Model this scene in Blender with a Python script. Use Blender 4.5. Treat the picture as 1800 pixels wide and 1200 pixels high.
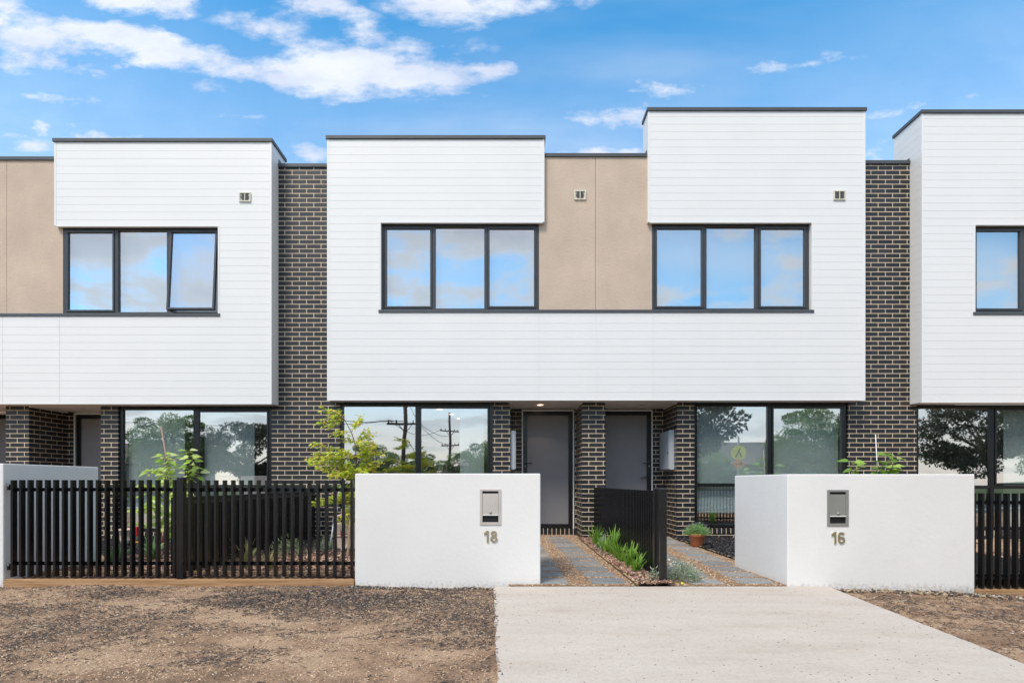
import bpy, bmesh, math, random
import numpy as np
from mathutils import Vector, Matrix
random.seed(7)
rng = np.random.default_rng(11)
R = math.radians
for o in list(bpy.data.objects): bpy.data.objects.remove(o)
scene = bpy.context.scene
COL = scene.collection

# ---------------------------------------------------------------- camera
CAM_Z = 1.03
cam_data = bpy.data.cameras.new("camera")
cam = bpy.data.objects.new("camera", cam_data); COL.objects.link(cam)
cam.location = (0, -10, CAM_Z); cam.rotation_euler = (R(90), 0, 0)
cam_data.sensor_width = 36; cam_data.lens = 20.0
cam_data.shift_x = 5/1800; cam_data.shift_y = 248/1800
cam_data.clip_start = 0.05; cam_data.clip_end = 3000
scene.camera = cam

# ---------------------------------------------------------------- light
SUN_EL, SUN_AZ = R(53), R(213)
scene.view_settings.view_transform = 'Standard'
scene.view_settings.look = 'None'
scene.view_settings.gamma = 1
scene.view_settings.exposure = 0.49
sd = bpy.data.lights.new("sun", 'SUN'); sd.energy = 2.35; sd.angle = R(18); sd.color = (1.0, 0.905, 0.775)
sun = bpy.data.objects.new("sun", sd); COL.objects.link(sun)
sdir = Vector((math.sin(SUN_AZ)*math.cos(SUN_EL), math.cos(SUN_AZ)*math.cos(SUN_EL), math.sin(SUN_EL)))
sun.rotation_euler = sdir.to_track_quat('Z', 'Y').to_euler()
sun.location = sdir*60

def chart(px, py):
    """direction chart of the sky in front: tan(azimuth), height over ground distance"""
    return (px-895)/1000, (848-py)/1000

world = bpy.data.worlds.new("World"); scene.world = world; world.use_nodes = True
wt = world.node_tree; wt.nodes.clear()
def wn(t, **k):
    n = wt.nodes.new(t)
    for a, b in k.items(): setattr(n, a, b)
    return n
def wl(a, b): wt.links.new(a, b)
def wmath(op, a, b=None, c=None, clamp=False):
    n = wn('ShaderNodeMath', operation=op); n.use_clamp = clamp
    for i, v in enumerate((a, b, c)):
        if v is None: continue
        if isinstance(v, (int, float)): n.inputs[i].default_value = v
        else: wl(v, n.inputs[i])
    return n.outputs[0]
WSTR = 0.13
sky = wn('ShaderNodeTexSky', sky_type='NISHITA'); sky.sun_disc = False
sky.sun_elevation = SUN_EL; sky.sun_rotation = SUN_AZ; sky.altitude = 50; sky.air_density = 1.0; sky.dust_density = 0.4; sky.ozone_density = 1.6
tc = wn('ShaderNodeTexCoord'); sep = wn('ShaderNodeSeparateXYZ'); wl(tc.outputs['Generated'], sep.inputs[0])
X, Y, Z = sep.outputs
az = wmath('ARCTAN2', X, Y); el = wmath('ARCSINE', Z)
# perspective-correct flat cloud layer coordinates
zz = wmath('ADD', wmath('MAXIMUM', Z, 0.0), 0.12)
cp = wn('ShaderNodeCombineXYZ'); wl(wmath('DIVIDE', X, zz), cp.inputs[0]); wl(wmath('DIVIDE', Y, zz), cp.inputs[1])
ypos = wmath('MAXIMUM', Y, 0.05)
_ae = wn('ShaderNodeCombineXYZ'); wl(wmath('DIVIDE', X, ypos), _ae.inputs[0]); wl(wmath('DIVIDE', Z, ypos), _ae.inputs[1]); ae_out = _ae.outputs[0]
warp = wn('ShaderNodeTexNoise'); warp.inputs['Scale'].default_value = 3.2; warp.inputs['Detail'].default_value = 6; warp.inputs['Roughness'].default_value = 0.6
dm = wn('ShaderNodeMapping'); dm.inputs['Scale'].default_value = (1.2, 2.4, 1); wl(ae_out, dm.inputs['Vector']); wl(dm.outputs[0], warp.inputs['Vector'])
wsub = wn('ShaderNodeVectorMath', operation='SUBTRACT'); wl(warp.outputs['Color'], wsub.inputs[0]); wsub.inputs[1].default_value = (.5, .5, .5)
wmul = wn('ShaderNodeVectorMath', operation='MULTIPLY'); wl(wsub.outputs[0], wmul.inputs[0]); wmul.inputs[1].default_value = (.20, .10, 0)
wadd = wn('ShaderNodeVectorMath', operation='ADD'); wl(ae_out, wadd.inputs[0]); wl(wmul.outputs[0], wadd.inputs[1])
BL = [(30, 65, 120, 55, 12, .85), (250, 85, 250, 30, 12, 1.0), (640, 130, 230, 40, 4, 1.15), (835, 120, 60, 18, 5, .8),
      (250, 8, 110, 26, 3, .95), (480, 50, 110, 30, 15, .6), (560, 15, 65, 26, 0, .85), (640, 52, 70, 26, 20, .7),
      (820, 12, 150, 28, 0, .85), (950, 15, 110, 20, -5, .55), (10, 110, 90, 40, 0, .6), (110, 185, 140, 16, 5, .42),
      (1080, 200, 110, 20, 8, .62), (1180, 172, 130, 16, -3, .42), (180, 243, 130, 14, 0, .65), (85, 233, 28, 10, 0, .7),
      (1050, 262, 110, 16, 0, .75), (530, 268, 90, 24, 0, .6), (1550, 262, 50, 28, 0, .6), (420, 195, 120, 12, 6, .3),
      (40, 255, 80, 20, 0, .5), (120, 120, 150, 30, 12, .35), (1400, 110, 300, 16, -12, .30), (1600, 190, 240, 16, -8, .32), (720, 78, 220, 34, 5, .38), (1260, 215, 200, 18, -6, .34), (330, 160, 240, 24, 6, .30)]
acc = None
for (cx, cy, rx, ry, rot, st) in BL:
    a0, e0 = chart(cx, cy); a1, _ = chart(cx+rx, cy); _, e1 = chart(cx, cy-ry)
    m = wn('ShaderNodeMapping', vector_type='TEXTURE'); wl(wadd.outputs[0], m.inputs['Vector'])
    m.inputs['Location'].default_value = (a0, e0, 0); m.inputs['Rotation'].default_value = (0, 0, -R(rot))
    m.inputs['Scale'].default_value = (abs(a1-a0)*1.3, abs(e1-e0)*1.6, 1)
    ln = wn('ShaderNodeVectorMath', operation='LENGTH'); wl(m.outputs[0], ln.inputs[0])
    v = wmath('MULTIPLY', wmath('SUBTRACT', 1.0, ln.outputs['Value'], clamp=True), st)
    acc = v if acc is None else wmath('MAXIMUM', acc, v)
fine = wn('ShaderNodeTexNoise'); fine.inputs['Scale'].default_value = 5.5; fine.inputs['Detail'].default_value = 9; fine.inputs['Roughness'].default_value = 0.62
mp = wn('ShaderNodeMapping'); mp.inputs['Scale'].default_value = (1.9, 3.9, 1); mp.inputs['Rotation'].default_value = (0, 0, .15); wl(ae_out, mp.inputs['Vector']); wl(mp.outputs[0], fine.inputs['Vector'])
nf = wmath('SUBTRACT', fine.outputs['Fac'], 0.5)
pres = wmath('MULTIPLY', acc, 4.0, clamp=True)
dfront = wmath('MULTIPLY', wmath('ADD', wmath('MULTIPLY', acc, 1.45), wmath('MULTIPLY', nf, 2.9)), pres)
dfront = wmath('SUBTRACT', dfront, 0.02, clamp=True)
# general clouds for the rest of the sky (behind and above the camera)
gn = wn('ShaderNodeTexNoise'); gn.inputs['Scale'].default_value = 1.9; gn.inputs['Detail'].default_value = 8; gn.inputs['Roughness'].default_value = 0.58; wl(cp.outputs[0], gn.inputs['Vector'])
dgen = wmath('MAXIMUM', wmath('MULTIPLY', wmath('SUBTRACT', gn.outputs['Fac'], 0.40), 6.5, clamp=True), wmath('MULTIPLY', wmath('SUBTRACT', 0.25, el), 6.0, clamp=True))
front = wmath('MULTIPLY', wmath('ADD', Y, 0.15), 4.0, clamp=True)
low = wmath('LESS_THAN', el, 0.82)
front = wmath('MULTIPLY', front, low)
mixd = wn('ShaderNodeMix'); mixd.data_type = 'FLOAT'; wl(front, mixd.inputs[0]); wl(dgen, mixd.inputs[2]); wl(dfront, mixd.inputs[3])
dens = mixd.outputs[0]
sm = wn('ShaderNodeMapRange', interpolation_type='SMOOTHSTEP'); wl(dens, sm.inputs['Value']); sm.inputs['From Max'].default_value = 1.35
# cloud colour: white tops, lavender grey thicker undersides
shade = wn('ShaderNodeMapRange'); wl(warp.outputs['Fac'], shade.inputs['Value']); shade.inputs['From Min'].default_value = 0.38; shade.inputs['From Max'].default_value = 0.62
cc = wn('ShaderNodeMix'); cc.data_type = 'RGBA'; wl(shade.outputs[0], cc.inputs[0])
k = 0.78/WSTR
cc.inputs[6].default_value = (.72*k, .76*k, .90*k, 1); cc.inputs[7].default_value = (1.0*k, 1.0*k, 1.02*k, 1)
# sky: richer blue
hs = wn('ShaderNodeHueSaturation'); hs.inputs['Hue'].default_value = 0.486; hs.inputs['Saturation'].default_value = 1.32; hs.inputs['Value'].default_value = 1.62; wl(sky.outputs[0], hs.inputs['Color'])
# thin high veil
veil = wn('ShaderNodeTexNoise'); veil.inputs['Scale'].default_value = 1.1; veil.inputs['Detail'].default_value = 5
vm = wn('ShaderNodeMapping'); vm.inputs['Scale'].default_value = (.5, 1.6, 1); vm.inputs['Rotation'].default_value = (0, 0, .5); wl(cp.outputs[0], vm.inputs['Vector']); wl(vm.outputs[0], veil.inputs['Vector'])
vv = wmath('MULTIPLY', wmath('SUBTRACT', veil.outputs['Fac'], 0.40, clamp=True), 1.7)
hz_ = wmath('MULTIPLY', wmath('SUBTRACT', 0.66, el, clamp=True), 1.5, clamp=True)
dv = wmath('MAXIMUM', sm.outputs[0], wmath('MAXIMUM', vv, wmath('MULTIPLY', hz_, wmath('MULTIPLY', front, 0.85))))
cb = wn('ShaderNodeMix'); cb.data_type = 'RGBA'; wl(front, cb.inputs[0]); wl(cc.outputs[2], cb.inputs[7])
# sunlit cloud deck behind and above is brighter
cs2 = wn('ShaderNodeMapRange'); wl(gn.outputs['Fac'], cs2.inputs['Value']); cs2.inputs['From Min'].default_value = .47; cs2.inputs['From Max'].default_value = .62
ck = wn('ShaderNodeMix'); ck.data_type = 'RGBA'; wl(cs2.outputs[0], ck.inputs[0]); ck.inputs[6].default_value = (1.16*k, 1.10*k, 1.05*k, 1); ck.inputs[7].default_value = (.84*k, .84*k, .87*k, 1)
wl(ck.outputs[2], cb.inputs[6])
mixc = wn('ShaderNodeMix'); mixc.data_type = 'RGBA'; wl(dv, mixc.inputs[0]); wl(hs.outputs[0], mixc.inputs[6]); wl(cb.outputs[2], mixc.inputs[7])
bg = wn('ShaderNodeBackground'); bg.inputs['Strength'].default_value = WSTR; wl(mixc.outputs[2], bg.inputs['Color'])
wo = wn('ShaderNodeOutputWorld'); wl(bg.outputs[0], wo.inputs[0])

# ---------------------------------------------------------------- materials
def mat(name):
    m = bpy.data.materials.new(name); m.use_nodes = True
    nt = m.node_tree; b = nt.nodes['Principled BSDF']; return m, nt, b
def N(nt, t, **k):
    n = nt.nodes.new(t)
    for a, b in k.items(): setattr(n, a, b)
    return n
def noise(nt, scale, detail=4, rough=.55, coord='Object', vec=None):
    n = N(nt, 'ShaderNodeTexNoise'); n.inputs['Scale'].default_value = scale; n.inputs['Detail'].default_value = detail; n.inputs['Roughness'].default_value = rough
    if vec is None:
        g = N(nt, 'ShaderNodeNewGeometry'); vec = g.outputs['Position']
    nt.links.new(vec, n.inputs['Vector']); return n
def ramp(nt, fac, stops):
    r = N(nt, 'ShaderNodeValToRGB'); nt.links.new(fac, r.inputs[0]); e = r.color_ramp.elements
    while len(e) < len(stops): e.new(.5)
    for q, (p, c) in zip(e, stops): q.position = p; q.color = (*c, 1)
    return r.outputs[0]
def bump(nt, b, h, strength=.3, dist=.01):
    n = N(nt, 'ShaderNodeBump'); n.inputs['Strength'].default_value = strength; n.inputs['Distance'].default_value = dist
    nt.links.new(h, n.inputs['Height']); nt.links.new(n.outputs[0], b.inputs['Normal'])
def simple(name, col, rough=.5, metal=0, var=.08, nscale=6, bmp=0, bscale=200, spec=.5):
    m, nt, b = mat(name)
    n = noise(nt, nscale, 5)
    lo = tuple(c*(1-var) for c in col); hi = tuple(min(1, c*(1+var)) for c in col)
    nt.links.new(ramp(nt, n.outputs['Fac'], [(.3, lo), (.7, hi)]), b.inputs['Base Color'])
    b.inputs['Roughness'].default_value = rough; b.inputs['Metallic'].default_value = metal; b.inputs['Specular IOR Level'].default_value = spec
    if bmp: bump(nt, b, noise(nt, bscale, 3).outputs['Fac'], bmp, .004)
    return m
M = {}
M['clad'] = simple('white_cladding_paint', (.755, .75, .74), .45, var=.018, nscale=1.1)
M['charcoal'] = simple('charcoal_window_frame', (.040, .042, .046), .38, var=.1)
M['black'] = simple('black_powdercoat', (.008, .008, .009), .27, var=.15)
M['grille'] = simple('dark_vent_grille', (.10, .095, .085), .6)
M['cap'] = simple('dark_grey_flashing', (.060, .066, .072), .42, var=.08)
M['soffit'] = simple('soffit_paint', (.76, .73, .70), .7, var=.02)
M['trim'] = simple('white_trim', (.75, .75, .73), .5, var=.02)
M['door'] = simple('security_mesh', (.23, .22, .225), .55, var=.03, bmp=.2, bscale=600)
M['doorpanel'] = M['door']
M['blind'] = simple('roller_blind_fabric', (.66, .70, .69), .9, var=.02)
M['upblind'] = simple('grey_blue_blind_fabric', (.32, .37, .42), .9, var=.02)
M['curtain'] = simple('sheer_curtain_fabric', (.55, .56, .55), .9, var=.03)
M['room'] = simple('room_plaster', (.50, .50, .48), .9, var=.05)
M['roomfloor'] = simple('room_floor', (.12, .09, .07), .5, var=.2)
M['ventw'] = simple('cream_vent_plastic', (.62, .60, .50), .6)
M['dark'] = simple('recess_shade_paint', (.006, .006, .007), .6)  # near-black colour standing in for the shade in the letterbox opening
M['steel'] = simple('brushed_steel', (.55, .51, .47), .42, metal=.25, var=.05)
M['steel2'] = simple('brushed_grey_steel', (.30, .30, .28), .42, metal=.35, var=.05)
M['brass'] = simple('bronze_numeral', (.58, .53, .36), .28, metal=.85, var=.05)
M['meter'] = simple('grey_metal_cabinet', (.42, .44, .48), .35, var=.04, bmp=.05, bscale=80)
M['metal'] = simple('grey_galvanised', (.35, .35, .35), .4, metal=.6)
M['terracotta'] = simple('terracotta', (.50, .165, .07), .7, var=.15, nscale=12)
M['beige'] = simple('beige_plastic', (.60, .47, .38), .6, var=.06)
M['bluewhite'] = simple('pale_blue_plastic', (.55, .62, .75), .6)
M['whiteplastic'] = simple('white_plastic', (.78, .78, .76), .5)
M['red'] = simple('red_plastic', (.50, .02, .03), .4)
M['orange'] = simple('orange_plastic', (.75, .25, .03), .5)
M['redorange'] = simple('red_orange_plastic', (.75, .09, .02), .5)
M['yellow'] = simple('yellow_sign_face', (.70, .72, .05), .5)
M['soil'] = simple('potting_soil', (.03, .022, .016), .95, var=.4, nscale=60)
M['bark'] = simple('brown_bark', (.12, .085, .06), .85, var=.35, nscale=40, bmp=.4, bscale=60)
M['twig'] = simple('young_stem', (.17, .12, .085), .8, var=.3, nscale=50)
M['stake'] = simple('timber_stake', (.40, .27, .14), .8, var=.2, nscale=30)
M['redstake'] = simple('reddish_stake', (.34, .21, .16), .8, var=.2, nscale=30)
M['asphalt'] = simple('asphalt', (.06, .06, .062), .9, var=.2, nscale=30)
M['kerb'] = simple('kerb_concrete', (.38, .37, .35), .85, var=.1)
M['wire'] = simple('black_cable', (.02, .02, .02), .6)
M['farroof'] = simple('roof_tiles', (.10, .08, .075), .8, var=.2, nscale=4)
M['farwall'] = simple('pale_brick_wall', (.40, .33, .27), .8, var=.1, nscale=4)

def render_wall(name, col, dirt, bs=.35, var=.03):
    m, nt, b = mat(name)
    g = N(nt, 'ShaderNodeNewGeometry'); P = g.outputs['Position']
    n = noise(nt, 1.8, 6, vec=P); n2 = noise(nt, 90, 3, vec=P)
    c = ramp(nt, n.outputs['Fac'], [(.25, tuple(x*(1-var) for x in col)), (.75, tuple(min(1, x*(1+var)) for x in col))])
    if dirt:
        s = N(nt, 'ShaderNodeSeparateXYZ'); nt.links.new(P, s.inputs[0])
        mr = N(nt, 'ShaderNodeMapRange'); nt.links.new(s.outputs[2], mr.inputs[0]); mr.inputs['From Min'].default_value = -.05; mr.inputs['From Max'].default_value = .16; mr.inputs['To Min'].default_value = .50; mr.inputs['To Max'].default_value = 0
        n3 = noise(nt, 38, 6, .75, vec=P)
        a = N(nt, 'ShaderNodeMath', operation='ADD'); nt.links.new(mr.outputs[0], a.inputs[0]); nt.links.new(n3.outputs['Fac'], a.inputs[1])
        mm = N(nt, 'ShaderNodeMapRange'); nt.links.new(a.outputs[0], mm.inputs[0]); mm.inputs['From Min'].default_value = .80; mm.inputs['From Max'].default_value = 1.15; mm.inputs['To Max'].default_value = .75
        mx = N(nt, 'ShaderNodeMix'); mx.data_type = 'RGBA'; nt.links.new(mm.outputs[0], mx.inputs[0]); nt.links.new(c, mx.inputs[6]); mx.inputs[7].default_value = (.22, .18, .14, 1); c = mx.outputs[2]
    nt.links.new(c, b.inputs['Base Color']); b.inputs['Roughness'].default_value = .85
    a2 = N(nt, 'ShaderNodeMath', operation='MULTIPLY_ADD'); nt.links.new(n2.outputs['Fac'], a2.inputs[0]); a2.inputs[1].default_value = .5; nt.links.new(noise(nt, 25, 3, vec=P).outputs['Fac'], a2.inputs[2])
    bump(nt, b, a2.outputs[0], bs, .006)
    return m
M['render'] = render_wall('white_cement_render', (.735, .728, .712), True)
M['tan'] = render_wall('tan_textured_render', (.53, .42, .33), False, .9, .10)

def brick_mat(name, bw, rh, ms=.0060, offset=.5):
    m, nt, b = mat(name)
    uv = N(nt, 'ShaderNodeUVMap'); uv.uv_map = 'UVMap'
    t = N(nt, 'ShaderNodeTexBrick'); nt.links.new(uv.outputs[0], t.inputs['Vector'])
    # slightly wandering joints
    t.offset = offset
    for k_, v in (('Scale', 1), ('Mortar Size', ms), ('Mortar Smooth', .25), ('Bias', 0), ('Brick Width', bw), ('Row Height', rh)): t.inputs[k_].default_value = v
    t.inputs['Color1'].default_value = (.011, .011, .014, 1); t.inputs['Color2'].default_value = (.029, .028, .033, 1); t.inputs['Mortar'].default_value = (.86, .72, .52, 1)
    n = noise(nt, 160, 3, .7); n2 = noise(nt, 5, 3)
    mx = N(nt, 'ShaderNodeMix'); mx.data_type = 'RGBA'; mx.blend_type = 'MULTIPLY'; mx.inputs[0].default_value = 1
    nt.links.new(t.outputs['Color'], mx.inputs[6]); nt.links.new(ramp(nt, n.outputs['Fac'], [(.3, (.6, .6, .62)), (.62, (1.1, 1.08, 1.05)), (.75, (1.6, 1.55, 1.55))]), mx.inputs[7])
    mx2 = N(nt, 'ShaderNodeMix'); mx2.data_type = 'RGBA'; mx2.blend_type = 'MULTIPLY'; mx2.inputs[0].default_value = 1
    nt.links.new(mx.outputs[2], mx2.inputs[6]); nt.links.new(ramp(nt, n2.outputs['Fac'], [(.3, (.8, .8, .82)), (.7, (1.12, 1.08, 1.04))]), mx2.inputs[7])
    nt.links.new(mx2.outputs[2], b.inputs['Base Color'])
    rr = N(nt, 'ShaderNodeMapRange'); nt.links.new(t.outputs['Fac'], rr.inputs[0]); rr.inputs['To Min'].default_value = .42; rr.inputs['To Max'].default_value = .95; nt.links.new(rr.outputs[0], b.inputs['Roughness'])
    h = N(nt, 'ShaderNodeMath', operation='MULTIPLY_ADD'); nt.links.new(t.outputs['Fac'], h.inputs[0]); h.inputs[1].default_value = -1
    hh = N(nt, 'ShaderNodeMath', operation='MULTIPLY'); nt.links.new(n.outputs['Fac'], hh.inputs[0]); hh.inputs[1].default_value = .25; nt.links.new(hh.outputs[0], h.inputs[2])
    bump(nt, b, h.outputs[0], .8, .006)
    return m
M['brick'] = brick_mat('charcoal_brickwork', .262, .0835)
M['soldier'] = brick_mat('charcoal_sill_bricks', .0835, .50, offset=0)

m, nt, b = mat('window_glass'); M['glass'] = m
nt.nodes.remove(b)
tr = N(nt, 'ShaderNodeBsdfTransparent'); tr.inputs[0].default_value = (.93, .965, .96, 1)
gl = N(nt, 'ShaderNodeBsdfGlossy'); gl.inputs['Roughness'].default_value = 0.0; gl.inputs[0].default_value = (.97, .98, 1, 1)
wv = noise(nt, .9, 1); bp = N(nt, 'ShaderNodeBump'); bp.inputs['Strength'].default_value = .06; bp.inputs['Distance'].default_value = .05; nt.links.new(wv.outputs['Fac'], bp.inputs['Height']); nt.links.new(bp.outputs[0], gl.inputs['Normal'])
mxs = N(nt, 'ShaderNodeMixShader'); fr = N(nt, 'ShaderNodeFresnel'); fr.inputs[0].default_value = 1.5
fm = N(nt, 'ShaderNodeMath', operation='ADD'); fm.use_clamp = True; nt.links.new(fr.outputs[0], fm.inputs[0]); fm.inputs[1].default_value = .45
gg = N(nt, 'ShaderNodeNewGeometry'); inv = N(nt, 'ShaderNodeMath', operation='SUBTRACT'); inv.inputs[0].default_value = 1; nt.links.new(gg.outputs['Backfacing'], inv.inputs[1])
f2 = N(nt, 'ShaderNodeMath', operation='MULTIPLY'); nt.links.new(fm.outputs[0], f2.inputs[0]); nt.links.new(inv.outputs[0], f2.inputs[1])
nt.links.new(f2.outputs[0], mxs.inputs[0]); nt.links.new(tr.outputs[0], mxs.inputs[1]); nt.links.new(gl.outputs[0], mxs.inputs[2]); nt.links.new(mxs.outputs[0], nt.nodes['Material Output'].inputs[0])

def emit(name, col, s):
    m, nt, b = mat(name); b.inputs['Base Color'].default_value = (*col, 1); b.inputs['Emission Color'].default_value = (*col, 1); b.inputs['Emission Strength'].default_value = s; return m
M['lamp'] = emit('lit_downlight', (1, .72, .45), 3.0)
M['lampoff'] = simple('unlit_downlight', (.35, .35, .36), .4)

def attr_mat(name, rough=.8, transl=0.0, spec=.3, bmp=0):
    m, nt, b = mat(name)
    a = N(nt, 'ShaderNodeAttribute'); a.attribute_name = 'Col'
    nt.links.new(a.outputs['Color'], b.inputs['Base Color']); b.inputs['Roughness'].default_value = rough; b.inputs['Specular IOR Level'].default_value = spec
    if transl:
        t = N(nt, 'ShaderNodeBsdfTranslucent'); nt.links.new(a.outputs['Color'], t.inputs[0])
        mx = N(nt, 'ShaderNodeMixShader'); mx.inputs[0].default_value = transl
        nt.links.new(b.outputs[0], mx.inputs[1]); nt.links.new(t.outputs[0], mx.inputs[2]); nt.links.new(mx.outputs[0], nt.nodes['Material Output'].inputs[0])
    return m
M['chips'] = attr_mat('scattered_chips', .85)
M['leaf'] = attr_mat('leaves', .45, .40, .4)

# concrete
m, nt, b = mat('pale_concrete'); M['concrete'] = m
g0 = N(nt, 'ShaderNodeNewGeometry'); m0 = N(nt, 'ShaderNodeMapping'); m0.inputs['Scale'].default_value = (.7, 2.0, 1); nt.links.new(g0.outputs['Position'], m0.inputs[0])
n1 = noise(nt, 1.5, 9, .68, vec=m0.outputs[0]); n2 = noise(nt, 55, 4, .7); n3 = noise(nt, 240, 2)
c1 = ramp(nt, n1.outputs['Fac'], [(.25, (.40, .345, .285)), (.46, (.485, .43, .37)), (.75, (.54, .485, .43))])
c2 = ramp(nt, n2.outputs['Fac'], [(.28, (.80, .78, .76)), (.5, (1, 1, 1)), (.8, (1.06, 1.05, 1.04))])
mx = N(nt, 'ShaderNodeMix'); mx.data_type = 'RGBA'; mx.blend_type = 'MULTIPLY'; mx.inputs[0].default_value = 1; nt.links.new(c1, mx.inputs[6]); nt.links.new(c2, mx.inputs[7])
nt.links.new(mx.outputs[2], b.inputs['Base Color']); b.inputs['Roughness'].default_value = .85; bump(nt, b, n2.outputs['Fac'], .25, .003)
# slate pavers
m, nt, b = mat('slate_paver'); M['paver'] = m
oi = N(nt, 'ShaderNodeObjectInfo'); n1 = noise(nt, 14, 5, .6); n2 = noise(nt, 3, 3)
c1 = ramp(nt, n1.outputs['Fac'], [(.3, (.165, .172, .178)), (.7, (.265, .275, .28))])
c2 = ramp(nt, oi.outputs['Random'], [(0, (.78, .78, .78)), (1, (1.22, 1.2, 1.16))])
mx = N(nt, 'ShaderNodeMix'); mx.data_type = 'RGBA'; mx.blend_type = 'MULTIPLY'; mx.inputs[0].default_value = 1; nt.links.new(c1, mx.inputs[6]); nt.links.new(c2, mx.inputs[7])
nt.links.new(mx.outputs[2], b.inputs['Base Color']); b.inputs['Roughness'].default_value = .7; bump(nt, b, n1.outputs['Fac'], .3, .004)
# ground
def ground_mat(name, stops, sc=2.2, fs=70, far=None):
    m, nt, b = mat(name)
    n1 = noise(nt, sc, 8, .68); n2 = noise(nt, fs, 5, .75)
    c1 = ramp(nt, n1.outputs['Fac'], stops)
    c2 = ramp(nt, n2.outputs['Fac'], [(.30, (.42, .36, .32)), (.5, (.90, .88, .86)), (.70, (1.22, 1.16, 1.1))])
    mx = N(nt, 'ShaderNodeMix'); mx.data_type = 'RGBA'; mx.blend_type = 'MULTIPLY'; mx.inputs[0].default_value = 1; nt.links.new(c1, mx.inputs[6]); nt.links.new(c2, mx.inputs[7]); c = mx.outputs[2]
    if far:
        g = N(nt, 'ShaderNodeNewGeometry'); s = N(nt, 'ShaderNodeSeparateXYZ'); nt.links.new(g.outputs['Position'], s.inputs[0])
        mr = N(nt, 'ShaderNodeMapRange'); nt.links.new(s.outputs[1], mr.inputs[0]); mr.inputs['From Min'].default_value = -12; mr.inputs['From Max'].default_value = -11
        mf = N(nt, 'ShaderNodeMix'); mf.data_type = 'RGBA'; nt.links.new(mr.outputs[0], mf.inputs[0]); nt.links.new(ramp(nt, n2.outputs['Fac'], [(.3, far), (.7, tuple(x*1.6 for x in far))]), mf.inputs[6]); nt.links.new(c, mf.inputs[7]); c = mf.outputs[2]
    nt.links.new(c, b.inputs['Base Color']); b.inputs['Roughness'].default_value = .95; b.inputs['Specular IOR Level'].default_value = .15
    bump(nt, b, n2.outputs['Fac'], 1.0, .02)
    return m
M['dirt'] = ground_mat('sandy_dirt_with_bark', [(.30, (.24, .165, .115)), (.45, (.40, .27, .18)), (.58, (.56, .40, .27)), (.75, (.66, .50, .34))], far=(.05, .07, .02))
M['bed'] = ground_mat('brown_bark_bed', [(.3, (.10, .065, .048)), (.7, (.20, .13, .095))], 4, 60)
M['blackbed'] = ground_mat('black_mulch_bed', [(.3, (.012, .012, .013)), (.7, (.03, .03, .032))], 4, 60)
M['gravel'] = ground_mat('tan_gravel', [(.3, (.28, .18, .11)), (.7, (.46, .32, .21))], 3, 130)
# sleeper wood
m, nt, b = mat('weathered_pine_sleeper'); M['sleeper'] = m
g = N(nt, 'ShaderNodeNewGeometry'); mpp = N(nt, 'ShaderNodeMapping'); mpp.inputs['Scale'].default_value = (1.2, 20, 22); nt.links.new(g.outputs['Position'], mpp.inputs[0])
n1 = noise(nt, 3, 5, .6, vec=mpp.outputs[0]); nt.links.new(ramp(nt, n1.outputs['Fac'], [(.25, (.20, .105, .045)), (.5, (.36, .21, .10)), (.75, (.48, .31, .17))]), b.inputs['Base Color']); b.inputs['Roughness'].default_value = .85; bump(nt, b, n1.outputs['Fac'], .4, .006)

# ---------------------------------------------------------------- builders
def link(o, parent=None):
    COL.objects.link(o)
    if parent is not None: o.parent = parent
    return o
def tag(o, label=None, cat=None, group=None, kind=None):
    if label: o['label'] = label
    if cat: o['category'] = cat
    if group: o['group'] = group
    if kind: o['kind'] = kind
    return o
def empty(name, label, cat, loc=(0, 0, 0), group=None):
    o = bpy.data.objects.new(name, None); o.location = loc; o.empty_display_size = .2; COL.objects.link(o)
    return tag(o, label, cat, group)

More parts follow.
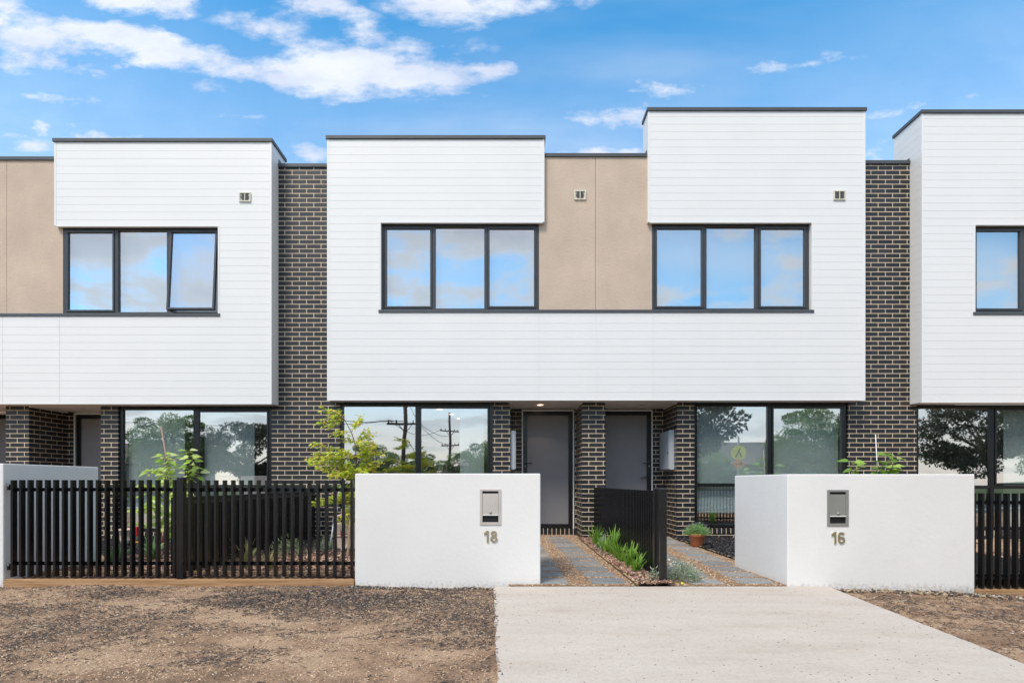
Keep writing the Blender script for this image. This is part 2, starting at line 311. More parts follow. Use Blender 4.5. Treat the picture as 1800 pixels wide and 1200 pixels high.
class MB:
    def __init__(s): s.v = []; s.f = []; s.sw = []; s.smooth = []
    def add(s, vs, fs, swap=False, smooth=False):
        n = len(s.v); s.v += [tuple(v) for v in vs]; s.f += [tuple(i+n for i in f) for f in fs]; s.sw += [swap]*len(fs); s.smooth += [smooth]*len(fs); return s
    def box(s, x0, x1, y0, y1, z0, z1, swap=False):
        if x0 > x1: x0, x1 = x1, x0
        if y0 > y1: y0, y1 = y1, y0
        vs = [(x0, y0, z0), (x1, y0, z0), (x1, y1, z0), (x0, y1, z0), (x0, y0, z1), (x1, y0, z1), (x1, y1, z1), (x0, y1, z1)]
        return s.add(vs, [(0, 3, 2, 1), (4, 5, 6, 7), (0, 1, 5, 4), (1, 2, 6, 5), (2, 3, 7, 6), (3, 0, 4, 7)], swap)
    def tube(s, pts, rad, n=8, caps=True):
        pts = [Vector(p) for p in pts]
        if not isinstance(rad, (list, tuple)): rad = [rad]*len(pts)
        base = len(s.v); up = Vector((0, 0, 1)); rings = []
        for i, p in enumerate(pts):
            d = (pts[min(i+1, len(pts)-1)]-pts[max(i-1, 0)]).normalized()
            a = d.cross(up); a = d.cross(Vector((1, 0, 0))) if a.length < .05 else a
            a.normalize(); b_ = d.cross(a)
            for k_ in range(n):
                t = 2*math.pi*k_/n; rings.append(p+(a*math.cos(t)+b_*math.sin(t))*rad[i])
        fs = []
        for i in range(len(pts)-1):
            for k_ in range(n):
                fs.append((i*n+k_, i*n+(k_+1) % n, (i+1)*n+(k_+1) % n, (i+1)*n+k_))
        if caps: fs.append(tuple(range(n-1, -1, -1))); fs.append(tuple((len(pts)-1)*n+k_ for k_ in range(n)))
        return s.add(rings, fs, smooth=True)
    def lathe(s, prof, cx, cy, n=32):
        vs = []; fs = []
        for (r, z) in prof:
            for k_ in range(n):
                t = 2*math.pi*k_/n; vs.append((cx+r*math.cos(t), cy+r*math.sin(t), z))
        for i in range(len(prof)-1):
            for k_ in range(n): fs.append((i*n+k_, i*n+(k_+1) % n, (i+1)*n+(k_+1) % n, (i+1)*n+k_))
        fs.append(tuple(range(n-1, -1, -1)))
        return s.add(vs, fs, smooth=True)
    def build(s, name, m, parent=None, loc=(0, 0, 0), bevel=0, label=None):
        me = bpy.data.meshes.new(name); L = Vector(loc)
        me.from_pydata([tuple(Vector(v)-L) for v in s.v], [], s.f)
        uv = me.uv_layers.new(name='UVMap')
        vw = s.v
        for p, sw, smo in zip(me.polygons, s.sw, s.smooth):
            nn = p.normal; ax = max(range(3), key=lambda i: abs(nn[i])); p.use_smooth = smo
            for li in p.loop_indices:
                w = vw[me.loops[li].vertex_index]
                q = (w[1]+.11, w[2]) if ax == 0 else ((w[0], w[2]) if ax == 1 else (w[0], w[1]))
                uv.data[li].uv = (q[1], q[0]) if False else q
        me.materials.append(m); me.update()
        o = bpy.data.objects.new(name, me); o.location = L; link(o, parent)
        if parent is not None:
            # parents are empties / meshes without rotation: keep world position
            pl = Vector((0, 0, 0)); q = parent
            while q is not None: pl += Vector(q.location); q = q.parent
            o.location = L-pl
        if bevel:
            bv = o.modifiers.new('bevel', 'BEVEL'); bv.width = bevel; bv.segments = 2; bv.limit_method = 'ANGLE'; bv.harden_normals = False
        if label: o['label'] = label
        return o

def np_mesh(name, V, F, m, cols=None, parent=None, loc=(0, 0, 0), smooth=False):
    V = np.asarray(V, dtype=np.float32); F = np.asarray(F, dtype=np.int32)
    me = bpy.data.meshes.new(name); k_ = F.shape[1]
    me.vertices.add(len(V)); me.vertices.foreach_set('co', (V-np.array(loc, dtype=np.float32)).ravel())
    me.loops.add(F.size); me.loops.foreach_set('vertex_index', F.ravel())
    me.polygons.add(len(F)); me.polygons.foreach_set('loop_start', np.arange(0, F.size, k_, dtype=np.int32)); me.polygons.foreach_set('loop_total', np.full(len(F), k_, dtype=np.int32))
    if smooth: me.polygons.foreach_set('use_smooth', np.ones(len(F), dtype=bool))
    me.update(); me.validate()
    if cols is not None:
        a = me.color_attributes.new('Col', 'FLOAT_COLOR', 'POINT'); c = np.ones((len(V), 4), dtype=np.float32); c[:, :3] = cols; a.data.foreach_set('color', c.ravel())
    me.materials.append(m)
    o = bpy.data.objects.new(name, me); o.location = loc; link(o, parent)
    if parent is not None:
        pl = Vector((0, 0, 0)); q = parent
        while q is not None: pl += Vector(q.location); q = q.parent
        o.location = Vector(loc)-pl
    return o

def chips(name, P, L, W, T, cols, m, tilt=.35, ang=None, label=None):
    """irregular splinters lying at points P (N,3)"""
    n = len(P); a = rng.uniform(0, 2*np.pi, n) if ang is None else ang; tl = rng.normal(0, tilt, n)
    d = np.stack([np.cos(a)*np.cos(tl), np.sin(a)*np.cos(tl), np.sin(tl)], 1); s_ = np.stack([-np.sin(a), np.cos(a), rng.normal(0, tilt*.7, n)], 1)
    u = np.cross(d, s_); u /= np.linalg.norm(u, axis=1, keepdims=True); u[u[:, 2] < 0] *= -1
    def c(x, y, z): return P+d*(x*L*rng.uniform(.7, 1.1, n))[:, None]+s_*(y*W*rng.uniform(.5, 1.1, n))[:, None]+u*(z*T)[:, None]
    V = np.stack([c(-.5, -.5, 0), c(.5, -.35, 0), c(.5, .35, 0), c(-.5, .5, 0), c(-.42, -.32, 1), c(.42, -.22, 1), c(.42, .22, 1), c(-.42, .32, 1)], 1).reshape(-1, 3)
    f = np.array([(4, 5, 6, 7), (0, 1, 5, 4), (1, 2, 6, 5), (2, 3, 7, 6), (3, 0, 4, 7)])
    F = (f[None]+8*np.arange(n)[:, None, None]).reshape(-1, 4)
    C = np.repeat(cols, 8, axis=0)
    o = np_mesh(name, V, F, m, C); return tag(o, kind='stuff', label=label)
def palette(n, cs, w, jit=.2):
    cs = np.array(cs); i = rng.choice(len(cs), n, p=np.array(w)/sum(w)); return cs[i]*rng.uniform(1-jit, 1+jit, (n, 1))

def leaves(B, D, Nn, L, W, fold=.15, droop=0.0):
    """folded pointed leaves -> V, F(tris)"""
    D = D/np.linalg.norm(D, axis=1, keepdims=True); S = np.cross(D, Nn); S /= (np.linalg.norm(S, axis=1, keepdims=True)+1e-9); U = np.cross(S, D)
    L = L[:, None]; W = W[:, None]
    b_ = B; l = B+D*L*.42-S*W*.5+U*W*fold; r = B+D*L*.42+S*W*.5+U*W*fold; c = B+D*L*.5; t = B+D*L-U*L*droop
    V = np.stack([b_, l, c, r, t], 1).reshape(-1, 3); f = np.array([(0, 2, 1), (1, 2, 4), (0, 3, 2), (2, 3, 4)])
    return V, (f[None]+5*np.arange(len(B))[:, None, None]).reshape(-1, 3)

# ---------------------------------------------------------------- ground
def smoothstep(a, b_, x): t = np.clip((x-a)/(b_-a), 0, 1); return t*t*(3-2*t)
def ground_z(x, y):
    """street verge: falls slightly to the right of the apron"""
    x = np.asarray(x, float); y = np.asarray(y, float)
    z = -.012 - .085*smoothstep(2.9, 5.2, x)*smoothstep(-3.6, -4.6, y)
    z = z + .010*np.sin(x*3.1+1.3*np.sin(y*2.3))*np.sin(y*2.7+.8) + .006*np.sin(x*9.3+y*4.1)*np.sin(y*8.1-x*3.3)
    z = z + .022*smoothstep(-4.75, -4.42, y)*smoothstep(-3.9, -4.2, y)*smoothstep(-1.35, -1.7, x)*(.6+.4*np.sin(x*4.1))
    ap = smoothstep(-.4, -.1, x)*(1-smoothstep(3.08, 3.22, x))*smoothstep(-3.9, -4.3, y)
    return np.where(ap > 0, z*(1-ap)-.03*ap, z)
xs = np.concatenate([[-300, -150, -80, -40, -20, -13], np.arange(-9, 9.01, .06), [13, 20, 40, 80, 150, 300]])
ys = np.concatenate([[-300, -150, -80, -45, -25, -14], np.arange(-9.5, 1.51, .06), [4, 10, 40, 150, 300]])
gx, gy = np.meshgrid(xs, ys); gz = ground_z(gx, gy)
gz = gz + rng.normal(0, .0035, gz.shape)*((abs(gx) < 9) & (gy > -9.5) & (gy < 1.5))
Vg = np.stack([gx, gy, gz], -1).reshape(-1, 3); nx = len(xs); ny = len(ys)
ii, jj = np.meshgrid(np.arange(nx-1), np.arange(ny-1)); q = (jj*nx+ii).ravel()
g = np_mesh('ground', Vg, np.stack([q, q+1, q+nx+1, q+nx], 1), M['dirt'], smooth=True); tag(g, kind='structure')

# concrete apron
mb = MB(); 
pl = [(-.145, -4.372), (-.10, -5.8), (-.05, -7.07), (-.02, -9.6), (2.75, -9.6), (2.92, -6.77), (3.03, -5.6), (3.14, -4.50), (3.17, -4.36), (1.2, -4.372)]
# wobbly edge where dirt spills over the slab
pts = []
for i in range(len(pl)):
    a = Vector((*pl[i], 0)); c = Vector((*pl[(i+1) % len(pl)], 0)); n = max(1, int((c-a).length/.05))
    for k_ in range(n):
        p = a.lerp(c, k_/n); w = .012 if p.x < .1 else .004
        pts.append((p.x+random.uniform(-w, w), p.y+random.uniform(-.003, .003)))
n = len(pts)
mb.add([(x, y, .006) for x, y in pts]+[(x, y, -.12) for x, y in pts], [tuple(range(n))]+[(i, n+i, n+(i+1) % n, (i+1) % n) for i in range(n)])
tag(mb.build('driveway', M['concrete']), kind='structure')

# street behind the camera, seen only in the windows
mb = MB().box(-120, 120, -22, -15, -.35, -.02); tag(mb.build('road', M['asphalt']), kind='structure')
for y in (-14.85, -22.0): tag(MB().box(-120, 120, y-.15, y, -.3, .10).build('kerb', M['kerb']), kind='structure')
tag(MB().box(-120, 120, -13.2, -11.9, -.2, .012).build('footpath', M['kerb']), kind='structure')

# ---------------------------------------------------------------- beds and paths
def bed(name, x0, x1, y0, y1, z, m, wob=.02):
    xs = np.arange(x0, x1+.001, (x1-x0)/max(2, int((x1-x0)/.07))); ys = np.arange(y0, y1+.001, (y1-y0)/max(2, int((y1-y0)/.07)))
    gx, gy = np.meshgrid(xs, ys); gz = z+wob*(np.sin(gx*5+gy*3)*np.sin(gy*6-gx*2)*.5)+rng.normal(0, .004, gx.shape)
    nx = len(xs); ii, jj = np.meshgrid(np.arange(nx-1), np.arange(len(ys)-1)); q = (jj*nx+ii).ravel()
    return tag(np_mesh(name, np.stack([gx, gy, gz], -1).reshape(-1, 3), np.stack([q, q+1, q+nx+1, q+nx], 1), m, smooth=True), kind='structure')
bed('garden_bed', -5.05, -.02, -4.12, -1.9, .050, M['bed'])
bed('garden_bed', -6.95, -.02, -1.9, .32, .055, M['blackbed'])
bed('garden_bed', 1.25, 1.64, -4.385, .31, .03, M['bed'])
bed('garden_bed', 2.96, 6.7, -4.1, .32, .03, M['blackbed'])
bed('garden_bed', 6.8, 11.2, -4.2, .32, -.02, M['bed'])
for x0, x1 in ((.0, 1.26), (1.60, 3.00)):
    tag(MB().box(x0, x1, -4.366, 1.22, -.1, .016).build('path', M['gravel']), kind='structure')
tag(MB().box(-8.6, -6.98, -4.38, 1.22, -.1, .016).build('path', M['gravel']), kind='structure')
tag(MB().box(11.2, 12.9, -4.38, 1.22, -.1, .016).build('path', M['gravel']), kind='structure')

# pavers
ordn = ['first', 'second', 'third', 'fourth', 'fifth', 'sixth', 'seventh', 'eighth', 'ninth', 'tenth', 'eleventh', 'twelfth']
def paver(x, y, w, d, label, group):
    a = random.uniform(-.02, .02); z0, z1 = -.02, .0205+random.uniform(-.0015, .0015); mb = MB(); hx, hy = w/2, d/2
    c = [(x+math.cos(a)*sx*hx-math.sin(a)*sy*hy, y+math.sin(a)*sx*hx+math.cos(a)*sy*hy) for sx, sy in ((-1, -1), (1, -1), (1, 1), (-1, 1))]
    mb.add([(p[0], p[1], z0) for p in c]+[(p[0], p[1], z1) for p in c], [(0, 3, 2, 1), (4, 5, 6, 7), (0, 1, 5, 4), (1, 2, 6, 5), (2, 3, 7, 6), (3, 0, 4, 7)])
    o = mb.build('paver', M['paver'], loc=(x, y, 0), bevel=.004); return tag(o, label, 'paver', group)
for side, (xl, xr, num) in enumerate(((.43, 1.00, 18), (1.98, 2.52, 16))):
    for i in range(12):
        y = -4.13+i*.425; f = i/11
        xo = -.12*f if side == 0 else .06*f
        if side == 0: pos = ((xl+xo, 'left', i), (xr+xo, 'right', i))
        else: pos = ((xl+xo+.02*i, 'left', i), (xr+xo+.02*i, 'right', i))
        for (x, lr, k_) in pos:
            if side == 1 and lr == 'left' and i > 8: continue
            paver(x+random.uniform(-.012, .012), y+random.uniform(-.01, .01), .35, .325,
                  f'slate paver, {ordn[i]} from the concrete in the {lr} column of the {"left" if num == 18 else "right"}-hand path', 'slate pavers of the gravel paths')

def scatter(x0, x1, y0, y1, n, zf, dens=None):
    x = rng.uniform(x0, x1, n); y = rng.uniform(y0, y1, n)
    if dens is not None:
        k_ = rng.uniform(0, 1, n) < dens(x, y); x = x[k_]; y = y[k_]
    z = zf(x, y) if callable(zf) else np.full(len(x), zf)
    return np.stack([x, y, z], 1)
# gravel stones on the paths
for nm, x0, x1 in (('gravel', .0, 1.25), ('gravel', 1.60, 3.0)):
    P = scatter(x0, x1, -4.38, 1.1, 15000, .0145); n = len(P)
    chips(nm, P, rng.uniform(.008, .026, n), rng.uniform(.008, .018, n), rng.uniform(.002, .006, n), palette(n, [(.42, .27, .16), (.55, .42, .29), (.26, .15, .09), (.62, .55, .46), (.14, .11, .09)], [5, 3, 3, 1, 1]), M['chips'], .3)
# bark on the beds
def bark(x0, x1, y0, y1, n, z, pal, w, s=1.0, name='bark_mulch', dens=None):
    P = scatter(x0, x1, y0, y1, n, z, dens); n = len(P); P[:, 2] += rng.uniform(-.004, .012, n)
    chips(name, P, rng.uniform(.02, .065, n)*s, rng.uniform(.010, .028, n)*s, rng.uniform(.004, .012, n)*s, palette(n, pal, w, .3), M['chips'], .4)
BR = [(.20, .105, .075), (.34, .21, .15), (.50, .36, .27), (.07, .05, .04)]
BK = [(.012, .012, .014), (.028, .028, .032), (.06, .06, .065), (.10, .07, .05)]
bark(-5.05, -.4, -4.14, -1.8, 9000, .052, BR, [4, 4, 2, 3])
bark(-6.9, -.1, -2.4, .3, 9000, .057, BK, [5, 4, 1.5, .6], 1.1, 'black_mulch')
bark(1.28, 1.64, -4.39, .3, 4500, .032, BR, [4, 4, 2, 3])
bark(2.96, 4.6, -3.9, .3, 4500, .032, BK, [5, 4, 1.5, .6], 1.1, 'black_mulch')
bark(6.8, 9.5, -4.2, -1.5, 3500, -.018, BR, [4, 4, 3, 3])
# verge: dark bark strewn over sandy dirt
_ng = rng.uniform(0, 1, (64, 64))
def vnoise(x, y, sx, sy, ox=0.0):
    u = (np.asarray(x)*sx+ox+100) % 63; v_ = (np.asarray(y)*sy+ox*1.7+100) % 63; i = u.astype(int); j = v_.astype(int); fu = u-i; fv = v_-j; fu = fu*fu*(3-2*fu); fv = fv*fv*(3-2*fv)
    return (_ng[i, j]*(1-fu)+_ng[i+1, j]*fu)*(1-fv)+(_ng[i, j+1]*(1-fu)+_ng[i+1, j+1]*fu)*fv
def fbm(x, y, ox=0.0): return .45*vnoise(x, y, 1.3, 2.4, ox)+.30*vnoise(x, y, 3.1, 5.5, ox+7)+.25*vnoise(x, y, 8, 13, ox+19)
def darkness(x, y):
    a = np.sin(x*1.7+.6*np.sin(y*2.1)+.5)*.5+np.sin(y*3.3+x*.9+1.0)*.5
    band = np.exp(-((y+4.95+.12*np.sin(x*2.2))/.42)**2)*np.exp(-((x+1.9)/1.7)**2)*1.0
    edge = np.exp(-((x+.35)/.35)**2)*.55
    low = np.exp(-((y+6.0)/.35)**2)*np.exp(-((x+1.6)/1.1)**2)*.35
    return np.clip((fbm(x, y)-.46)*4.2+.22+band*1.15-.10*(y < -6.1)+edge*.8+low*.5+.25*(x > 3), .035, 1)
P = scatter(-6.2, -.10, -7.8, -4.30, 125000, ground_z, darkness); n = len(P); P[:, 2] += rng.uniform(-.002, .006, n)
chips('bark_litter', P, rng.gamma(2.2, .0085, n)+.005, rng.uniform(.0022, .0075, n), rng.uniform(.001, .0035, n), palette(n, [(.045, .042, .042), (.10, .085, .075), (.20, .13, .09), (.38, .26, .17), (.58, .48, .37)], [6, 4, 4, 1.6, .3], .3), M['chips'], .22, ang=rng.normal(0, .75, n))
P = scatter(-4.6, -.3, -5.8, -4.34, 22000, ground_z, lambda x, y: np.clip((fbm(x, y, 5)-.40)*3.5, 0, 1)*np.exp(-((x+2.1)/1.5)**2)*np.exp(-((y+4.8)/.42)**2)); n = len(P); P[:, 2] += .003
chips('black_mulch', P, rng.gamma(2.2, .010, n)+.006, rng.uniform(.003, .010, n), rng.uniform(.0015, .005, n), palette(n, [(.022, .021, .023), (.05, .047, .048), (.11, .09, .08)], [5, 4, 1.5], .3), M['chips'], .3, ang=rng.normal(0, .8, n))
P = scatter(-6.2, -.12, -7.8, -4.30, 42000, ground_z); n = len(P)
chips('sandy_grit', P, rng.uniform(.005, .016, n), rng.uniform(.003, .009, n), rng.uniform(.001, .0035, n), palette(n, [(.55, .40, .27), (.62, .47, .33), (.34, .22, .14), (.70, .60, .48)], [4, 3, 3, .4]), M['chips'], .3)
def dr(x, y): return (x > 3.12+(y+4.5)*.10).astype(float)*np.clip((fbm(x, y, 31)-.42)*4+.6, .25, 1)
P = scatter(2.8, 7.6, -7.2, -4.30, 60000, ground_z, dr); n = len(P)
chips('bark_litter', P, rng.gamma(2.2, .0085, n)+.005, rng.uniform(.0022, .0085, n), rng.uniform(.001, .004, n), palette(n, [(.05, .045, .042), (.11, .08, .06), (.22, .135, .085), (.36, .25, .17), (.55, .48, .40)], [4, 5, 5, 1.6, .4], .3), M['chips'], .22, ang=rng.normal(0, .9, n))
# bits lying on the concrete
P = scatter(-.08, 3.0, -7.8, -4.45, 460, .008); n = len(P)
chips('fallen_debris', P, rng.uniform(.005, .016, n), rng.uniform(.002, .005, n), rng.uniform(.001, .002, n), palette(n, [(.16, .11, .07), (.05, .04, .03), (.30, .22, .14)], [4, 3, 2]), M['chips'], .15)
P = scatter(-.16, .02, -7.8, -4.4, 480, .008, lambda x, y: np.exp(-((x+.152-(-y-4.4)*.034)/.022)**2)); n = len(P)
chips('fallen_debris', P, rng.uniform(.010, .035, n), rng.uniform(.004, .010, n), rng.uniform(.002, .005, n), palette(n, [(.06, .05, .04), (.12, .09, .07), (.34, .26, .2)], [4, 3, 2]), M['chips'], .2)
# pebbles and rubble along the foot of the right wall
P = scatter(3.2, 5.9, -4.56, -4.42, 420, ground_z); n = len(P); P[:, 2] += .008
chips('rubble', P, rng.uniform(.01, .05, n), rng.uniform(.01, .03, n), rng.uniform(.005, .02, n), palette(n, [(.42, .38, .32), (.28, .20, .13), (.07, .06, .055), (.34, .27, .17)], [1.2, 3, 5, 2]), M['chips'], .5)
P = scatter(-1.6, .25, -4.44, -4.36, 260, ground_z); n = len(P); P[:, 2] += .006
chips('rubble', P, rng.uniform(.01, .04, n), rng.uniform(.008, .02, n), rng.uniform(.004, .012, n), palette(n, [(.3, .26, .2), (.10, .09, .08), (.05, .05, .05)], [2, 3, 3]), M['chips'], .5)
# loose white stones between the right hand pavers
P = scatter(1.68, 2.1, -3.3, -1.8, 120, .02); n = len(P)
chips('white_stones', P, rng.uniform(.02, .05, n), rng.uniform(.02, .04, n), rng.uniform(.012, .025, n), palette(n, [(.65, .62, .56), (.50, .36, .22)], [3, 2]), M['chips'], .4)

# ---------------------------------------------------------------- windows
def window(parent, u0, u1, z0, z1, y, s, X0, fm, t=.05, cuts=(), row=None, sash=(), rows_cut=(), depth=.09, open_sash=None, open_ang=0, name='window', post=0):
    """u along the house; cuts = u of mullions; row = z of a transom"""
    def X(u): return X0+s*u
    mb = MB()
    mb.box(X(u0), X(u1), y, y+depth, z1-t, z1); mb.box(X(u0), X(u1), y, y+depth, z0, z0+t)
    mb.box(X(u0), X(u0+t+post), y, y+depth, z0+t, z1-t); mb.box(X(u1-t), X(u1), y, y+depth, z0+t, z1-t)
    edges = [u0+t+post/1.0]; hw = t*.55
    for c in cuts:
        mb.box(X(c-hw), X(c+hw), y, y+depth, z0+t, z1-t); edges += [c-hw, c+hw]
    edges.append(u1-t)
    cells = []
    for i in range(0, len(edges), 2):
        a, b_ = edges[i], edges[i+1]
        if row is not None:
            mb.box(X(a), X(b_), y+.004, y+depth-.004, row-t*.5, row+t*.5)
            cells += [(a, b_, row+t*.5, z1-t, i//2, 'top'), (a, b_, z0+t, row-t*.5, i//2, 'low')]
        else: cells.append((a, b_, z0+t, z1-t, i//2, 'top'))
    w = mb.build(name, fm, parent, loc=(X(u0), y, z0), bevel=.003)
    for (a, b_, c, d, i, lv) in cells:
        st = .034
        if lv == 'top' and i in sash:
            loc = (X((a+b_)/2), y+.02, d)
            m2 = MB(); e = .004
            m2.box(X(a+e), X(b_-e), y-.012, y+.045, d-e-st, d-e); m2.box(X(a+e), X(b_-e), y-.012, y+.045, c+e, c+e+st)
            m2.box(X(a+e), X(a+e+st), y-.012, y+.045, c+e+st, d-e-st); m2.box(X(b_-e-st), X(b_-e), y-.012, y+.045, c+e+st, d-e-st)
            so = m2.build('sash', fm, w, loc=loc, bevel=.003)
            p = MB().box(X(a+e+st-.003), X(b_-e-st+.003), y+.018, y+.026, c+e+st-.003, d-e-st+.003).build('pane', M['glass'], w, loc=loc)
            ang = open_ang if (open_sash == i) else 0
            so.rotation_euler.x = -R(ang); p.rotation_euler.x = -R(ang)-R(random.uniform(-.12, .12))
        else:
            p = MB().box(X(a-.003), X(b_+.003), y+.035, y+.043, c-.003, d+.003).build('pane', M['glass'], w, loc=(X((a+b_)/2), y+.04, (c+d)/2))
            p.rotation_euler = (R(random.uniform(-.12, .12)), 0, R(random.uniform(-.12, .12)))
    return w, X

def blind(w, X, u0, u1, z0, z1, y, label=None, m_='blind'):
    mb = MB().box(X(u0), X(u1), y, y+.004, z0, z1).box(X(u0), X(u1), y-.006, y+.010, z0-.022, z0)
    return mb.build('roller_blind', M[m_], w, label=label)

def room(parent, s, X0, u0, u1, y0, y1, z0, z1, label=None):
    X = lambda u: X0+s*u; t = .04
    mb = MB(); mb.box(X(u0), X(u1), y1, y1+t, z0, z1); mb.box(X(u0)-s*t, X(u0), y0, y1, z0, z1); mb.box(X(u1), X(u1)+s*t, y0, y1, z0, z1); mb.box(X(u0)-s*t, X(u1)+s*t, y0, y1+t, z1, z1+t)
    mb.box(X(u0)-s*t, X(u1)+s*t, y0, y1+t, z0-t, z0)
    return mb.build('interior_room', M['room'], parent)

# ---------------------------------------------------------------- townhouse
PITCH = .1345
def boards(mb, x0, x1, z0, z1, y, zref, th=.0035, axis='y', ydepth=None):
    """horizontal cladding boards with fine V joints; lattice shared through zref"""
    if x0 > x1: x0, x1 = x1, x0
    k_ = math.floor((z0-zref)/PITCH); z = zref+k_*PITCH
    while z < z1-1e-6:
        a, c = max(z, z0), min(z+PITCH-.0032, z1)
        if c-a > .004:
            if axis == 'y': mb.box(x0, x1, y, y+th, a, c)
            else: mb.box(y, y+th, x0, x1, a, c)
        z += PITCH

def vent(parent, x, y, z, w=.205, h=.165, sq=False):
    mb = MB(); t = .018
    mb.box(x-w/2, x+w/2, y-.022, y, z+h/2-t, z+h/2); mb.box(x-w/2, x+w/2, y-.022, y, z-h/2, z-h/2+t)
    mb.box(x-w/2, x-w/2+t, y-.022, y, z-h/2+t, z+h/2-t); mb.box(x+w/2-t, x+w/2, y-.022, y, z-h/2+t, z+h/2-t)
    mb.box(x-.007, x+.007, y-.020, y, z-h/2+t, z+h/2-t)
    v = mb.build('vent', M['ventw'], parent, loc=(x, y, z))
    g = MB(); r = h/2-t-.004
    if sq:
        g.box(x-w/2+t, x+w/2-t, y-.010, y-.002, z-h/2+t, z+h/2-t)
    else:
        n = 28; vs = [(x+1.18*r*math.cos(2*math.pi*i/n), y-.010, z+r*math.sin(2*math.pi*i/n)) for i in range(n)]+[(x+1.18*r*math.cos(2*math.pi*i/n), y-.001, z+r*math.sin(2*math.pi*i/n)) for i in range(n)]
        g.add(vs, [tuple(range(n))]+[((i+1) % n, i, n+i, n+(i+1) % n) for i in range(n)])
    for i in range(7): g.box(x-r*.9, x+r*.9, y-.014, y-.0101, z-r+.006+i*2*r/7, z-r+.013+i*2*r/7)
    g.build('grille', M['grille'], v)
    if not sq: MB().box(x-w/2+t, x+w/2-t, y-.004, y-.001, z-h/2+t, z+h/2-t).build('backing', M['ventw'], v)

def house(X0, s, ztop, dz, retd, label, door=(.28, 1.26), handle='near', low_blinds='full', up_open=None, lamp=False, sill_blind=None, vent_at=None, meter=False, far=False, col=True):
    X = lambda u: X0+s*u
    H = empty('townhouse', label, 'townhouse', (X(2.6), .3, 0), 'townhouses in the terrace row')
    U1 = 4.73; UT = .91; UW0, UW1 = 1.00, 3.79; zs = 4.035+dz; zb = 2.48+dz; zw = 5.612+dz; zt = ztop
    # ---- white clad box
    c = MB(); zref = zb+.004; cw = .032
    rect = [(UT+cw, UW1, zw+.0, zt-.06), (UW1, U1-cw, zs+.0, zt-.06), (1.0022, UW1, zb, zs-.022), (UW1, U1-cw, zb, zs), (.002, .9978, zb, zs-.022)]
    for (a, b_, z0, z1) in rect: boards(c, X(a), X(b_), z0, z1, 0, zref)
    # backing
    c.box(X(UT+.004), X(U1-.004), .0048, retd-.004, zw+.003, zt-.062); c.box(X(UW1+.004), X(U1-.004), .0048, .296, zs, zw+.003); c.box(X(.0), X(U1-.004), .0048, .296, zb+.004, zs-.024); c.box(X(UW1+.004), X(U1-.004), .0048, .296, zs-.024, zs)
    # corner trims
    c.box(X(U1-cw), X(U1), -.004, .04, zb-.006, zt-.058); c.box(X(UT), X(UT+cw), -.004, .04, zw-.004, zt-.058)
    c.box(X(UT+cw), X(UW1), -.004, .05, zw-.02, zw+.002); c.box(X(.0), X(U1-cw), -.003, .03, zb-.006, zb+.016)
    c.box(X(UW1-.004), X(UW1+.02), -.004, .14, zs+.0, zw-.021)
    # returns
    y1 = .05; yb = retd
    for xf, xin in ((U1, U1-.018),):
        z = zref
        while z < zt-.07:
            a, d = z, min(z+PITCH-.0032, zt-.062); yy = yb if a > 6.80+dz else .2965
            c.box(X(xin), X(xf-.001), .042, yy, a, d); z += PITCH
    z = zref
    while z < zt-.07:
        a, d = max(z, zw+.001), min(z+PITCH-.0032, zt-.062)
        if d-a > .01: c.box(X(UT+.001), X(UT+.018), .042, yb if a > 6.80+dz else .079, a, d)
        z += PITCH
    c.build('white_cladding', M['clad'], H)
    # ---- parapet caps
    k_ = MB()
    k_.box(X(UT-.02), X(U1+.02), -.025, retd+.02, zt-.058, zt)
    k_.build('parapet_cap', M['cap'], H, bevel=.003)
    zp = 6.85+dz*.9
    k0 = MB(); k0.box(X(.0), X(UT-.001), .055, .42, zp-.058, zp); k0.build('roof_flashing', M['cap'], H); k2 = MB()
    if col: k2.box(X(U1+.002), X(5.718), .275, .80, zp-.058, zp)
    k2.box(X(U1+.0005), X(U1+.010), .302, min(retd, .62), zp, zp+.085)
    k3 = MB(); k3.box(X(UT-.008), X(UT-.0005), .08, min(retd, .30), zp, zp+.07); k3.build('flashing_upstand', M['cap'], H)
    k2.build('roof_flashing', M['cap'], H)
    # ---- tan wall
    t_ = MB(); t_.box(X(.003), X(UT+.09), .08, .30, zs+.005, zp-.058); t_.build('tan_wall', M['tan'], H)
    MB().box(X(.0), X(UW1+.035), -.014, .12, zs-.022, zs+.030).build('sill_flashing', M['cap'], H, bevel=.002)
    # ---- brickwork
    b_ = MB()
    if col: b_.box(X(4.605), X(5.845), .3, .55, -.12, zp-.058)
    b_.box(X(1.825), X(4.605), .3, .55, -.12, .115+dz)
    b_.box(X(1.51), X(1.825), .3, 1.23, -.12, zb+.001)
    b_.box(X(.0), X(.21), .3, 1.23, -.12, zb+.001)
    b_.box(X(.21), X(door[0]-.022), 1.18, 1.30, -.12, zb+.001); b_.box(X(door[1]+.022), X(1.51), 1.18, 1.30, -.12, zb+.001)
    b_.build('brick_wall', M['brick'], H)
    b2 = MB(); b2.box(X(1.827), X(4.603), .285, .55, .1152+dz, .205+dz); b2.build('brick_sill', M['soldier'], H)
    b3 = MB(); b3.box(X(door[0]-.10), X(door[1]+.10) if door[1]+.1 < 1.5 else X(1.509), 1.10, 1.1795, -.1, .135+dz); b3.build('door_step', M['soldier'], H)
    # ---- soffit
    so = MB(); so.box(X(.0), X(1.51), .031, 1.19, zb+.0012, zb+.04); so.box(X(1.51), X(U1-.03), .031, .299, zb+.0012, zb+.003)
    so.box(X(.211), X(.235), .30, 1.17, zb-.02, zb+.001); so.box(X(1.486), X(1.509), .30, 1.17, zb-.02, zb+.001)
    so.build('soffit', M['soffit'], H)
    dl = MB(); dx, dy = X(.95), .62
